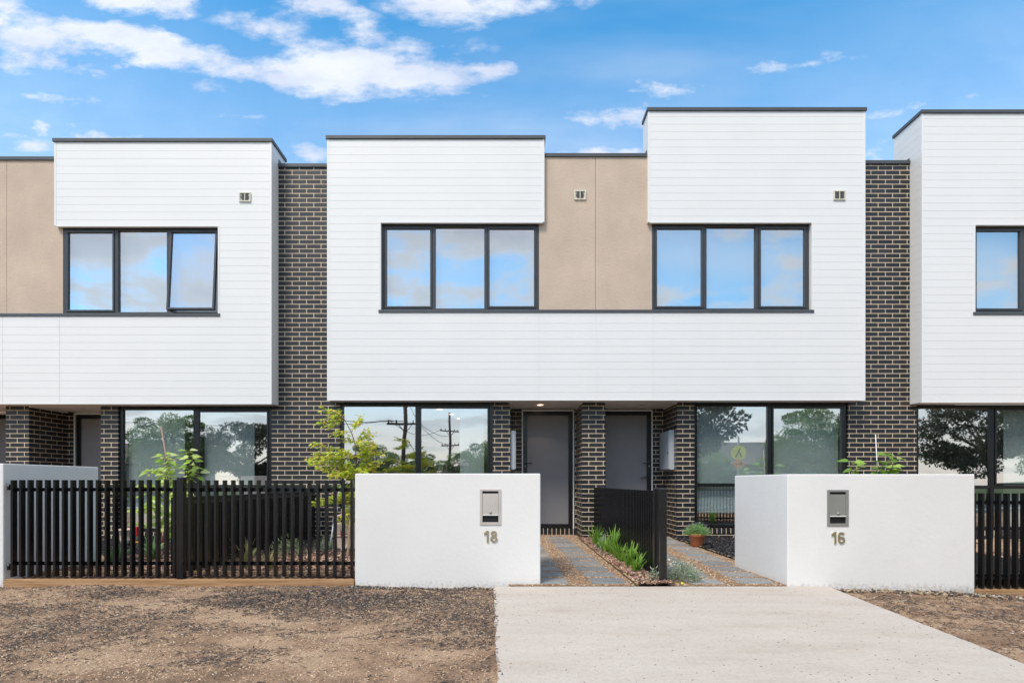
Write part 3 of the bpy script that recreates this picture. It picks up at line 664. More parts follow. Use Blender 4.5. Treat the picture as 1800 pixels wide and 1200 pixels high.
    for r0, z_ in ((.052, zb-.004),):
        n = 20; dl.add([(dx+r0*math.cos(2*math.pi*i/n), dy+r0*math.sin(2*math.pi*i/n), z_) for i in range(n)], [tuple(range(n))[::-1]])
    dlo = dl.build('downlight', M['lamp'] if lamp else M['lampoff'], H, label='lit downlight in the porch ceiling' if lamp else None)
    if lamp:
        pd = bpy.data.lights.new('downlight_lamp', 'SPOT'); pd.energy = 4; pd.spot_size = R(100); pd.color = (1, .75, .5); pd.shadow_soft_size = .05
        po = bpy.data.objects.new('downlight_lamp', pd); COL.objects.link(po); po.parent = dlo; po.location = (dx-(X(2.6)), dy-.3, zb-.02) if False else (dx, dy, zb-.02)
        po.location = Vector((dx, dy, zb-.02)) - Vector(H.location) - Vector(dlo.location)
    # ---- door
    d0, d1 = door; zl, zh = .137+dz, 2.43+dz; yd = 1.20
    tr_ = MB(); tr_.box(X(d0-.022), X(d0), yd-.06, yd+.06, zl, zh+.03); tr_.box(X(d1), X(d1+.022), yd-.06, yd+.06, zl, zh+.03); tr_.box(X(d0), X(d1), yd-.06, yd+.06, zh, zh+.03)
    D = tr_.build('door', M['trim'], H)
    f = MB(); ft = .085
    f.box(X(d0), X(d0+ft), yd-.03, yd+.03, zl, zh); f.box(X(d1-ft), X(d1), yd-.03, yd+.03, zl, zh); f.box(X(d0+ft), X(d1-ft), yd-.03, yd+.03, zh-ft*.9, zh); f.box(X(d0+ft), X(d1-ft), yd-.03, yd+.03, zl, zl+ft)
    f.build('door_frame', M['black'], D, bevel=.003)
    f = MB(); f.box(X(d0+ft), X(d1-ft), yd+.0, yd+.025, zl+ft, zh-ft*.9); f.build('mesh_panel', M['door'], D)
    hu = d1-.045 if handle == 'far' else d0+.045; q = -1 if handle == 'far' else 1
    hd = MB(); hz = 1.41+dz; hd.box(X(hu-.02), X(hu+.02), yd-.042, yd-.03, hz-.09, hz+.07); hd.tube([(X(hu), yd-.04, hz), (X(hu), yd-.085, hz)], .011); hd.tube([(X(hu), yd-.085, hz), (X(hu+q*.13), yd-.085, hz)], .010)
    hd.build('handle', M['metal'] if False else M['charcoal'], D)
    if handle == 'far' and not far:
        cy_ = MB(); cy_.tube([(X(hu), yd-.043, hz-.055), (X(hu), yd-.052, hz-.055)], .013, 12); cy_.build('lock_cylinder', M['steel'], D); h2 = MB(); h2.tube([(X(hu-.06), yd-.005, 1.14), (X(hu-.06), yd-.05, 1.14)], .012); h2.tube([(X(hu-.06), yd-.05, 1.14), (X(hu-.17), yd-.05, 1.12)], .008); h2.build('lock', M['charcoal'], D)
    # ---- upper window
    third = (UW1-UW0)
    cuts = (UW0+third*.338, UW0+third*.668)
    w, _ = window(H, UW0, UW1, zs+.030, zw-.001, .085, s, X0, M['charcoal'], .052, cuts, sash=(0, 2), open_sash=up_open, open_ang=4.5)
    room(H, s, X0, UW0-.02, UW1+.02, .30, 3.6, zs-.02, zw+.02)
    ub = sill_blind if sill_blind is not None else zs+.04
    blind(w, _, UW0+.03, UW1-.03, ub if sill_blind is None else zs+.04, zw-.03 if sill_blind is None else sill_blind, .205, m_='upblind')
    if sill_blind is not None: blind(w, _, UW0+.03, UW1-.03, sill_blind+.01, zw-.03, .38)
    # ---- lower window
    L0, L1 = 1.825, 4.605; mid = L0+(L1-L0)*.495
    w2, _ = window(H, L0, L1, .207+dz, zb-.002, .335, s, X0, M['black'], .062, (mid,), row=.99+dz, sash=(0,) if s < 0 else (1,), post=0, depth=.10)
    room(H, s, X0, L0-.0, L1+.0, .56, 5.2, .12, zb-.005)
    for spec in low_blinds:
        a, c_, z0, z1 = spec; blind(w2, _, L0+(L1-L0)*a, L0+(L1-L0)*c_, z0+dz, z1+dz, .47)
    if lamp:
        for (ux, yy) in ((2.9, 1.2), (2.75, 2.0), (2.65, 2.8)):
            n = 14; e = MB(); e.add([(X(ux)+.06*math.cos(2*math.pi*i/n), yy+.06*math.sin(2*math.pi*i/n), zb-.012) for i in range(n)], [tuple(range(n))[::-1]]); e.build('downlight', M['lamp'], H, label='lit downlight on the ceiling inside the lower window')
    # ---- body and roof
    MB().box(X(.0), X(5.22), 5.3, 9.5, -.1, 6.6+dz).build('rear_wall', M['brick'], H)
    MB().box(X(.0), X(5.22), .45, 9.6, 6.62+dz, 6.70+dz).build('roof', M['cap'], H)
    if vent_at: vent(H, vent_at[0], vent_at[1], vent_at[2], sq=vent_at[3])
    return H

XJ = 1.53
W20 = [(.04, .44, .99, 2.44), (.04, .26, .24, .95), (.53, .86, .24, 2.44), (.44, .49, 1.0, 1.0)][:3]
H18 = house(XJ, -1, 7.12, 0, .37, 'two-storey townhouse behind the wall numbered 18, low white clad box above a lit porch', lamp=True, handle='far', col=False,
            low_blinds=[(.06, .22, .3, 2.44)], sill_blind=5.20, vent_at=(1.255, .08, 6.115, False))
H16 = house(XJ, 1, 7.61, 0, .37, 'two-storey townhouse behind the wall numbered 16, tall white clad box and pale roller blinds', handle='far',
            low_blinds=[(.03, .97, .50, 2.44)], vent_at=(5.80, 0, 6.07, True))
H20 = house(-8.905, 1, 7.07, -.065, .62, 'townhouse left of the house with wall number 18, its right upper window sash tilted open', door=(.40, 1.36), handle='far',
            low_blinds=[(.03, .40, .24, 2.44), (.53, .86, .24, 2.44)], up_open=2, vent_at=(-4.64, 0, 6.04, False), far=True)
H14 = house(11.98, -1, 7.57, -.04, .72, 'townhouse at the right edge, tall white clad box with its left return showing', handle='far', low_blinds=[(.02, .38, .24, 2.44), (.78, .9, 2.0, 2.44)][:1], far=True, col=False)
H22 = house(-8.905, -1, 7.07, -.065, .62, 'townhouse at the far left edge, only a strip of tan wall in view', low_blinds=[(.03, .97, .24, 2.44)], far=True)

# electricity meter boxes on the porch walls
def meter_box(xw, s, y0, y1, z0, z1, label):
    E = empty('meter_box', label, 'meter box', (xw+s*.06, (y0+y1)/2, z0), 'meter boxes in the porches')
    MB().box(xw+s*.002, xw+s*.085, y0, y1, z0, z1).build('cabinet', M['meter'], E, bevel=.006)
    d = MB().box(xw+s*.086, xw+s*.102, y0+.012, y1-.012, z0+.012, z1-.012).build('cabinet_door', M['meter'], E, bevel=.004)
    MB().box(xw+s*.102, xw+s*.112, y0+.04, y0+.065, z0+.28, z0+.34).build('latch', M['charcoal'], d)
meter_box(XJ-1.51, 1, .36, .95, 1.27, 1.98, 'slim grey electricity meter box on the porch wall left of door 18')
meter_box(XJ+1.51, -1, .46, 1.12, 1.27, 2.00, 'grey electricity meter box on the brick wall right of door 16')

# ---------------------------------------------------------------- boundary walls
def tall_panel(mb, x0, x1, y0, y1, z0, z1, hole=None):
    if not hole: mb.box(x0, x1, y0, y1, z0, z1); return
    hx0, hx1, hz0, hz1, hd = hole
    xs_ = [x0, hx0, hx1, x1]; zs_ = [z0, hz0, hz1, z1]; V = []; F = []
    idx = {}
    def v(x, y, z):
        k_ = (x, y, z)
        if k_ not in idx: idx[k_] = len(V); V.append(k_)
        return idx[k_]
    for i in range(3):
        for j in range(3):
            if i == 1 and j == 1: continue
            F.append((v(xs_[i], y0, zs_[j]), v(xs_[i+1], y0, zs_[j]), v(xs_[i+1], y0, zs_[j+1]), v(xs_[i], y0, zs_[j+1])))
    a, b_, c, d = [(hx0, hz0), (hx1, hz0), (hx1, hz1), (hx0, hz1)]
    yb = y0+hd
    ring = [a, b_, c, d]
    for i in range(4):
        p, q_ = ring[i], ring[(i+1) % 4]; F.append((v(p[0], y0, p[1]), v(p[0], yb, p[1]), v(q_[0], yb, q_[1]), v(q_[0], y0, q_[1])))
    F.append(tuple(v(p[0], yb, p[1]) for p in ring))
    for i in range(3):
        F.append((v(xs_[i], y0, z1), v(xs_[i+1], y0, z1), v(xs_[i+1], y1, z1), v(xs_[i], y1, z1)))
        F.append((v(xs_[i+1], y0, z0), v(xs_[i], y0, z0), v(xs_[i], y1, z0), v(xs_[i+1], y1, z0)))
        F.append((v(x1, y0, zs_[i]), v(x1, y1, zs_[i]), v(x1, y1, zs_[i+1]), v(x1, y0, zs_[i+1])))
        F.append((v(x0, y1, zs_[i]), v(x0, y0, zs_[i]), v(x0, y0, zs_[i+1]), v(x0, y1, zs_[i+1])))
        for j in range(3): F.append((v(xs_[i+1], y1, zs_[j]), v(xs_[i], y1, zs_[j]), v(xs_[i], y1, zs_[j+1]), v(xs_[i+1], y1, zs_[j+1])))
    mb.add(V, F)

def ribbon(mb, pts, w, y0, y1, closed=False):
    """thick stroke in the xz plane between y0 and y1"""
    n = len(pts); L_ = []; R_ = []
    for i, p in enumerate(pts):
        a = pts[(i-1) % n] if (closed or i > 0) else p; c = pts[(i+1) % n] if (closed or i < n-1) else p
        d = Vector((c[0]-a[0], c[1]-a[1])).normalized(); nn = Vector((-d.y, d.x))
        L_.append((p[0]+nn.x*w/2, p[1]+nn.y*w/2)); R_.append((p[0]-nn.x*w/2, p[1]-nn.y*w/2))
    V = [(x, y0, z) for x, z in L_]+[(x, y0, z) for x, z in R_]+[(x, y1, z) for x, z in L_]+[(x, y1, z) for x, z in R_]
    F = []
    for i in range(n if closed else n-1):
        j = (i+1) % n; F += [(i, j, n+j, n+i), (2*n+i, 3*n+i, 3*n+j, 2*n+j), (i, 2*n+i, 2*n+j, j), (n+i, n+j, 3*n+j, 3*n+i)]
    if not closed: F += [(0, n, 3*n, 2*n), (n-1, 3*n-1, 4*n-1, 2*n-1)]
    mb.add(V, F)
def digits(txt, x, y, z, h, parent):
    mb = MB(); w = h*.145; y0, y1 = y-.012, y+.001; dw = h*.60; cx = x-(dw+h*.42)/2+h*.17
    for ch in txt:
        if ch == '1':
            X1 = cx+h*.10; mb.add([(X1-w/2, y0, z), (X1+w/2, y0, z), (X1+w/2, y0, z+h), (X1-w*.35, y0, z+h), (X1-h*.30, y0, z+h*.80), (X1-h*.30, y0, z+h*.62), (X1-w/2, y0, z+h*.74)]+[(X1-w/2, y1, z), (X1+w/2, y1, z), (X1+w/2, y1, z+h), (X1-w*.35, y1, z+h), (X1-h*.30, y1, z+h*.80), (X1-h*.30, y1, z+h*.62), (X1-w/2, y1, z+h*.74)],
                [(0, 1, 2, 3, 6), (3, 4, 5, 6)]+[(i, i+7, (i+1) % 7+7, (i+1) % 7) for i in range(7)]); cx += h*.62
        else:
            r = h*.22; n = 30
            if ch == '8':
                ring = lambda zc, rx, rz: [(cx+rx*math.cos(2*math.pi*i/n), zc+rz*math.sin(2*math.pi*i/n)) for i in range(n)]
                ribbon(mb, ring(z+h*.745, h*.185, h*.165), w*.92, y0, y1, True); ribbon(mb, ring(z+h*.29, h*.225, h*.20), w, y0-.0006, y1, True)
            else:
                ribbon(mb, [(cx+h*.215*math.cos(2*math.pi*i/n), z+h*.31+h*.215*math.sin(2*math.pi*i/n)) for i in range(n)], w, y0-.0006, y1, True)
                arc = [(cx+h*.20*math.cos(t)+h*.0, z+h*.70+h*.205*math.sin(t)) for t in np.linspace(.35, math.pi*.93, 14)]+[(cx-h*.222, z+h*.58), (cx-h*.226, z+h*.45), (cx-h*.215, z+h*.33)]
                ribbon(mb, arc, w, y0, y1)
            cx += h*.6
    return mb.build('house_number', M['brass'], parent, loc=(x, y, z))

def wall(label, x0, x1, y, z0, z1, ret, num=None, lbx=None, steel=None, t=.20, rlen=1.32, rz=None):
    W = empty('boundary_wall', label, 'wall', ((x0+x1)/2, y+.1, z0), 'white rendered front walls')
    mb = MB(); lw, lh = .212, .358; hole = None; zb_ = z0-.15
    lz1 = z1-.155 if lbx is not None else 0
    xs_ = [x0, x1]; zs_ = [zb_, z1]
    if lbx is not None: xs_ = [x0, lbx-lw/2+.02, lbx+lw/2-.02, x1]; zs_ = [zb_, lz1-lh+.02, lz1-.02, z1]
    V = []; F = []; idx = {}
    def v(*k_):
        if k_ not in idx: idx[k_] = len(V); V.append(k_)
        return idx[k_]
    for i in range(len(xs_)-1):
        for j in range(len(zs_)-1):
            if len(xs_) == 4 and i == 1 and j == 1: continue
            F.append((v(xs_[i], y, zs_[j]), v(xs_[i+1], y, zs_[j]), v(xs_[i+1], y, zs_[j+1]), v(xs_[i], y, zs_[j+1])))
    if len(xs_) == 4:
        ring = [(xs_[1], zs_[1]), (xs_[2], zs_[1]), (xs_[2], zs_[2]), (xs_[1], zs_[2])]; yb = y+.14
        for i in range(4):
            p, q_ = ring[i], ring[(i+1) % 4]; F.append((v(p[0], y, p[1]), v(p[0], yb, p[1]), v(q_[0], yb, q_[1]), v(q_[0], y, q_[1])))
        F.append(tuple(v(p[0], yb, p[1]) for p in ring))
    if ret == 'right': out = [(x1, y), (x1, y+rlen), (x1-t, y+rlen), (x1-t, y+t), (x0, y+t), (x0, y)]
    else: out = [(x1, y), (x1, y+t), (x0+t, y+t), (x0+t, y+rlen), (x0, y+rlen), (x0, y)]
    for i in range(5):
        p, q_ = out[i], out[i+1]; zl = zs_ if i in (0, 4) else [zb_, z1]
        pz = zs_ if (p[1] == y) else [zb_, z1]; qz = zs_ if (q_[1] == y) else [zb_, z1]
        F.append(tuple([v(p[0], p[1], z) for z in pz][::-1]+[v(q_[0], q_[1], z) for z in qz]))
    mid_ = [(x_, y) for x_ in xs_[1:-1]]
    F.append(tuple(v(p[0], p[1], z1) for p in out+mid_)); F.append(tuple(v(p[0], p[1], zb_) for p in (out+mid_)[::-1]))
    mb.add(V, F); mb.build('wall_panel', M['render'], W, bevel=.009)
    if lbx is not None:
        f = .026; a, b_ = lbx-lw/2, lbx+lw/2; yo = y-.009
        q = MB(); q.box(a, a+f, yo, y+.01, lz1-lh, lz1); q.box(b_-f, b_, yo, y+.01, lz1-lh, lz1); q.box(a+f, b_-f, yo, y+.01, lz1-f*.8, lz1); q.box(a+f, b_-f, yo, y+.01, lz1-lh, lz1-lh+f)
        LB = q.build('letterbox', steel, W, bevel=.002)
        fl = MB().box(a+f+.002, b_-f-.002, y-.005, y+.004, lz1-.255, lz1-.045).build('flap', steel, LB, bevel=.0015)
        # folded lip with its highlight painted in as white, above the slot
        MB().box(a+f+.001, b_-f-.001, y-.012, y+.006, lz1-.264, lz1-.2555).build('lip', M['trim'], LB)
        MB().box(a+f, b_-f, y+.012, y+.02, lz1-lh+f, lz1-f*.8).build('slot_shade', M['dark'], LB)  # near-black plate behind the flap paints in the shade of the hollow box
        k_ = MB(); k_.tube([(lbx, y-.004, lz1-.234), (lbx, y-.016, lz1-.234)], .012, 14); k_.build('lock', M['metal'], LB)
        digits(num, lbx+.0, y-.0005, lz1-lh-.055-.118, .118, W)
    return W
wall('white rendered wall with letterbox and the number 18', -1.543, .313, -4.31, -.005, 1.122, 'right', '18', -.187, M['steel'])
wall('white rendered L-shaped wall with letterbox and the number 16', 2.75, 4.60, -4.38, -.06, 1.115, 'left', '16', 3.245, M['steel2'])
wall('white rendered wall end at the left edge of the photo', -7.0, -5.06, -4.31, .0, 1.222, 'right')

# ---------------------------------------------------------------- fences
def slat_fence(label, p0, p1, z0, z1, pitch=.0853, blade=(.022, .055), posts=(), rail=(.90, .13), rz=.036, group='black metal slat fences', capped=True):
    p0, p1 = Vector(p0), Vector(p1); d = (p1-p0); Ln = d.length; d.normalize(); nrm = Vector((d.y, -d.x, 0))
    if nrm.y > 0.01 or (abs(nrm.y) < .01 and nrm.x > 0): nrm = -nrm
    F = empty('slat_fence', label, 'fence', tuple(p0), group)
    def ob(mb, c, hl, hn, za, zb):
        vs = []
        for z in (za, zb):
            for a, b_ in ((-1, -1), (1, -1), (1, 1), (-1, 1)):
                p = c+d*(a*hl)+nrm*(b_*hn); vs.append((p.x, p.y, z))
        mb.add(vs, [(0, 3, 2, 1), (4, 5, 6, 7), (0, 1, 5, 4), (1, 2, 6, 5), (2, 3, 7, 6), (3, 0, 4, 7)])
    n = int(Ln/pitch); mb = MB()
    for i in range(n+1):
        c = p0+d*(i*pitch+.02)+d*random.uniform(-.0015, .0015)
        if any(abs((c-Vector(q_)).length) < .045 for q_ in posts): continue
        ob(mb, c, blade[0]/2, blade[1]/2, z0+random.uniform(-.002, .002), z1+random.uniform(-.0015, .0015))
    mb.build('slats', M['black'], F)
    for rf in rail:
        m2 = MB(); zc = z0+(z1-z0)*rf; c = p0+d*Ln/2-nrm*(blade[1]/2+.013); ob(m2, c, Ln/2, .012, zc-rz/2, zc+rz/2); m2.build('rail', M['black'], F)
    for q_ in posts:
        q_ = Vector(q_); m3 = MB(); ob(m3, q_, .0325, .0325, z0-.022, z1+.02); po = m3.build('post', M['black'], F, bevel=.003)
        m4 = MB(); ob(m4, q_, .034, .034, z1+.0205, z1+.028); m4.build('post_cap', M['cap'], po)
    return F
YF = -4.28
Fg = slat_fence('black slat fence from the left wall to the post, nearly solid from the front', (-5.00, YF, 0), (-3.34, YF, 0), .090, 1.058, posts=[(-3.29, YF-.005, 0)])
for z in (.985, .185):
    h = MB(); h.tube([(-5.03, YF+.0, z-.03), (-5.03, YF+.0, z+.03)], .016, 12); h.build('hinge', M['black'], Fg)
slat_fence('black slat fence between the post and the left end of wall 18', (-3.22, YF, 0), (-1.56, YF, 0), .090, 1.055)
slat_fence('black slat fence running back between gardens 20 and 18 behind the front fence', (-3.52, -4.05, 0), (-3.52, .22, 0), .06, .875, pitch=.07, rail=(.93, .06), blade=(.018, .05))
slat_fence('black slat fence running back between the paths to doors 18 and 16', (1.55, -3.98, 0), (1.55, .22, 0), .045, .945, pitch=.0853, posts=[(1.55, -4.02, 0), (1.553, -4.25, 0)], blade=(.018, .050))
slat_fence('black slat fence at the right edge of the photo beside wall 16', (4.64, YF, 0), (6.9, YF, 0), -.03, .925)
def sleeper(label, x0, x1, z0, z1):
    o = MB().box(x0, x1, -4.325, -4.25, z0, z1).build('garden_edging', M['sleeper'], bevel=.006, loc=(x0, -4.3, z0)); tag(o, label, 'edging')
sleeper('long weathered timber sleeper under the left front fence', -5.05, -1.548, -.04, .066)
sleeper('timber sleeper under the fence at the right edge', 4.605, 6.9, -.16, -.037)
o = MB(); o.box(1.262, 1.285, -4.36, -.35, .0, .034); tag(o.build('garden_edging', M['stake'], loc=(1.27, -4.36, 0), bevel=.003), 'thin timber edging strip between the door 18 path and the plants', 'edging')
o = MB(); o.box(.55, 1.262, -.372, -.35, .0, .026); 
o2 = MB(); o2.box(2.985, 3.005, -3.1, .28, .0, .036); tag(o2.build('garden_edging', M['stake'], loc=(2.99, -3.1, 0), bevel=.003), 'thin timber edging strip between the door 16 path and black mulch', 'edging')
o = MB().box(-5.0, -1.9, -3.92, -3.89, .03, .085); tag(o.build('garden_edging', M['stake'], loc=(-5, -3.9, 0), bevel=.003), 'low timber edging in the bark bed behind the front fence', 'edging')

# ---------------------------------------------------------------- plants
def obj_leaves(name, V, F, cols, parent, loc): return np_mesh(name, V, F, M['leaf'], cols, parent, loc)
def strappy(x, y, z, h, n, label, spread=.6, cols=((.15, .34, .04), (.34, .54, .09)), group='strappy clumps along the path fence', w=.014, flower=None, silver=False):
    E = empty('strappy_plant', label, 'plant', (x, y, z), group); V = []; F = []; C = []
    for i in range(n):
        a = random.uniform(0, 2*math.pi); L = h*random.uniform(.4, 1.15); lean = random.uniform(.05, spread); ww = w*random.uniform(.7, 1.2)
        bx, by = x+random.uniform(-.035, .035), y+random.uniform(-.035, .035); c = random.uniform(0, 1); col = [cols[0][k_]*(1-c)+cols[1][k_]*c for k_ in range(3)]
        da = Vector((math.cos(a), math.sin(a), 0)); sd_ = Vector((-math.sin(a+.6), math.cos(a+.6), 0)); b0 = len(V); S = 6; curl = random.uniform(.2, 1.0)
        for k_ in range(S+1):
            t = k_/S; p = Vector((bx, by, z))+da*(L*lean*t*(.5+.6*t))+Vector((0, 0, L*(t-.42*curl*lean*t**3)))
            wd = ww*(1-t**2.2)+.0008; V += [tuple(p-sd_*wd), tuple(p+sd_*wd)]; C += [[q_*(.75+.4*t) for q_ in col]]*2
        for k_ in range(S): F.append((b0+2*k_, b0+2*k_+1, b0+2*k_+3, b0+2*k_+2))
    np_mesh('leaves', V, F, M['leaf'], np.array(C), E, (x, y, z)); return E
G = 'strappy clumps along the path fence'
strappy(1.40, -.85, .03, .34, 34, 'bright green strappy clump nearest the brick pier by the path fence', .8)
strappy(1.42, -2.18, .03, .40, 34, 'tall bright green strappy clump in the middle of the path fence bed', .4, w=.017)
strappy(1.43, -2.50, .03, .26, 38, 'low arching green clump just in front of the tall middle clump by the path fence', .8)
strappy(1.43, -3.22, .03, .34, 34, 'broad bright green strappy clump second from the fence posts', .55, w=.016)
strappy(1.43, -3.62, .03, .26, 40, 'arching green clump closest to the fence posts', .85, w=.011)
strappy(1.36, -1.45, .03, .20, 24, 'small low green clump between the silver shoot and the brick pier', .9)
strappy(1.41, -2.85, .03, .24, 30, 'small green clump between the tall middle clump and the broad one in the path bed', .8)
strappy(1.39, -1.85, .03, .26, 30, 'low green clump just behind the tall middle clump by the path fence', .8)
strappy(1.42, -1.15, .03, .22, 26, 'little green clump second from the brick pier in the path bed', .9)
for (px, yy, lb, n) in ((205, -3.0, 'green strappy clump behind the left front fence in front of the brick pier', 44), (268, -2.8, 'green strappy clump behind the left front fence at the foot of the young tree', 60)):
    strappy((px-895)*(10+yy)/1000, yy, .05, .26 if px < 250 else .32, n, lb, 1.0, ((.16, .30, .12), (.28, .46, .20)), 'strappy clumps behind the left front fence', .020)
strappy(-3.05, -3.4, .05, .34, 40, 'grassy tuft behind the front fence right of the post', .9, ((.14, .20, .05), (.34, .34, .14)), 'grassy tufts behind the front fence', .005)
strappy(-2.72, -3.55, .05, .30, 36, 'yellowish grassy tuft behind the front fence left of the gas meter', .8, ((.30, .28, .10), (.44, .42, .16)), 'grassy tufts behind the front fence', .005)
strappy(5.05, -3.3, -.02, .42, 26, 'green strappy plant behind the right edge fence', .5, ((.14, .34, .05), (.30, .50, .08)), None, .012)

def herb(name, x, y, z, rx, rz, n, label, cat, cols, leaf=(.03, .006), group=None, flowers=None, parent=None, hemi=True):
    E = empty(name, label, cat, (x, y, z), group) if parent is None else parent
    th = rng.uniform(0, 2*np.pi, n); ph = np.arccos(rng.uniform(0, 1, n)); rr = rng.uniform(.35, 1.0, n)**.6
    Dn = np.stack([np.sin(ph)*np.cos(th), np.sin(ph)*np.sin(th), np.cos(ph)], 1)
    lump = 1+.22*np.sin(th*3+1)*np.sin(ph*4)+.12*np.sin(th*7)
    P = np.array([x, y, z])+Dn*np.array([rx, rx, rz])*(rr*lump)[:, None]; P[:, 2] = np.maximum(P[:, 2], z+.004)
    D = Dn*.7+rng.normal(0, .55, (n, 3)); D[:, 2] = np.abs(D[:, 2])*.8+.1
    V, F = leaves(P, D, rng.normal(0, 1, (n, 3)), rng.uniform(.6, 1.3, n)*leaf[0], rng.uniform(.7, 1.3, n)*leaf[1])
    C = np.repeat(palette(n, cols, [1]*len(cols), .25), 5, axis=0)
    obj_leaves('foliage', V, F, C, E, (x, y, z))
    if flowers:
        nf_, fc, fh = flowers; mb = MB()
        P2 = []
        for i in range(nf_):
            a = random.uniform(0, 2*math.pi); r_ = rx*random.uniform(.1, .95); bx, by = x+r_*math.cos(a), y+r_*math.sin(a); bz = z+rz*math.sqrt(max(0, 1-(r_/rx)**2))*.8
            tx, ty, tz = bx+.3*(bx-x), by+.3*(by-y), bz+fh*random.uniform(.4, 1); mb.tube([(bx, by, bz), (tx, ty, tz)], .0012, 4)
            for q_ in range(7): P2.append((tx+random.uniform(-.004, .004), ty+random.uniform(-.004, .004), tz+q_*.004))
        mb.build('flower_stems', M['twig'], E)
        P2 = np.array(P2); n2_ = len(P2); V, F = leaves(P2, rng.normal(0, 1, (n2_, 3)), rng.normal(0, 1, (n2_, 3)), np.full(n2_, .010), np.full(n2_, .007))
        obj_leaves('flowers', V, F, np.repeat(palette(n2_, [fc], [1], .3), 5, axis=0), E, (x, y, z))
    return E
SV = [(.34, .42, .30), (.48, .54, .42), (.24, .33, .18), (.60, .62, .52)]
herb('silver_groundcover', 1.80, -4.10, .02, .175, .185, 1900, 'mounded silver green ground cover at the foot of the fence post', 'plant', SV, (.032, .009))
herb('silver_groundcover', 1.78, -3.0, .02, .16, .12, 900, 'smaller silver ground cover further back along the door 16 path', 'plant', SV, (.028, .008), None)
herb('silver_shoot', 1.50, -4.12, .02, .06, .12, 120, 'tiny silver leaved shoot between the strappy clump and fence post', 'plant', SV, (.04, .012))
herb('silver_shoot', 1.42, -1.62, .03, .09, .27, 240, 'upright silver leaved shoot in the path fence bed near the pier', 'plant', [(.30, .42, .26), (.42, .52, .36)], (.05, .013))
herb('low_shrub', -2.95, -2.4, .05, .22, .26, 700, 'grey green low shrub beside the dividing fence behind the front slats', 'plant', [(.18, .26, .12), (.30, .36, .22)], (.04, .010))
herb('low_shrub', -2.60, -1.9, .05, .16, .22, 420, 'small grey green shrub just left of the gas meter', 'plant', [(.20, .28, .14), (.34, .38, .26)], (.035, .010))
herb('yellow_shoot', -1.90, -2.6, .05, .06, .13, 90, 'little yellow green shoot at the foot of the timber stake', 'plant', [(.40, .42, .06), (.30, .36, .08)], (.035, .014))
mb = MB(); mb.tube([(1.73, -4.31, .015), (1.735, -4.31, .035)], .016, 8); tag(mb.build('fallen_flower', M['yellow']), 'single small yellow flower at the foot of the fence post', 'flower')

# terracotta pot and lavender
px_, py_ = 2.98, -.98
E = empty('terracotta_pot', 'round terracotta pot beside the brick pier near window 16', 'pot', (px_, py_, .03))
MB().lathe([(.084, .03), (.088, .034), (.118, .178), (.130, .184), (.135, .194), (.135, .224), (.131, .230), (.120, .230), (.114, .213), (.112, .205)], px_, py_).build('pot_body', M['terracotta'], E)
mb = MB(); n = 32; mb.add([(px_+.114*math.cos(2*math.pi*i/n), py_+.114*math.sin(2*math.pi*i/n), .210) for i in range(n)], [tuple(range(n))]); mb.build('soil', M['soil'], E)
herb('lavender', px_, py_, .20, .175, .16, 2300, 'bushy green lavender with purple tips growing in the terracotta pot', 'plant', [(.18, .38, .10), (.30, .50, .18), (.40, .54, .28)], (.044, .008), flowers=(40, (.36, .26, .44), .06))

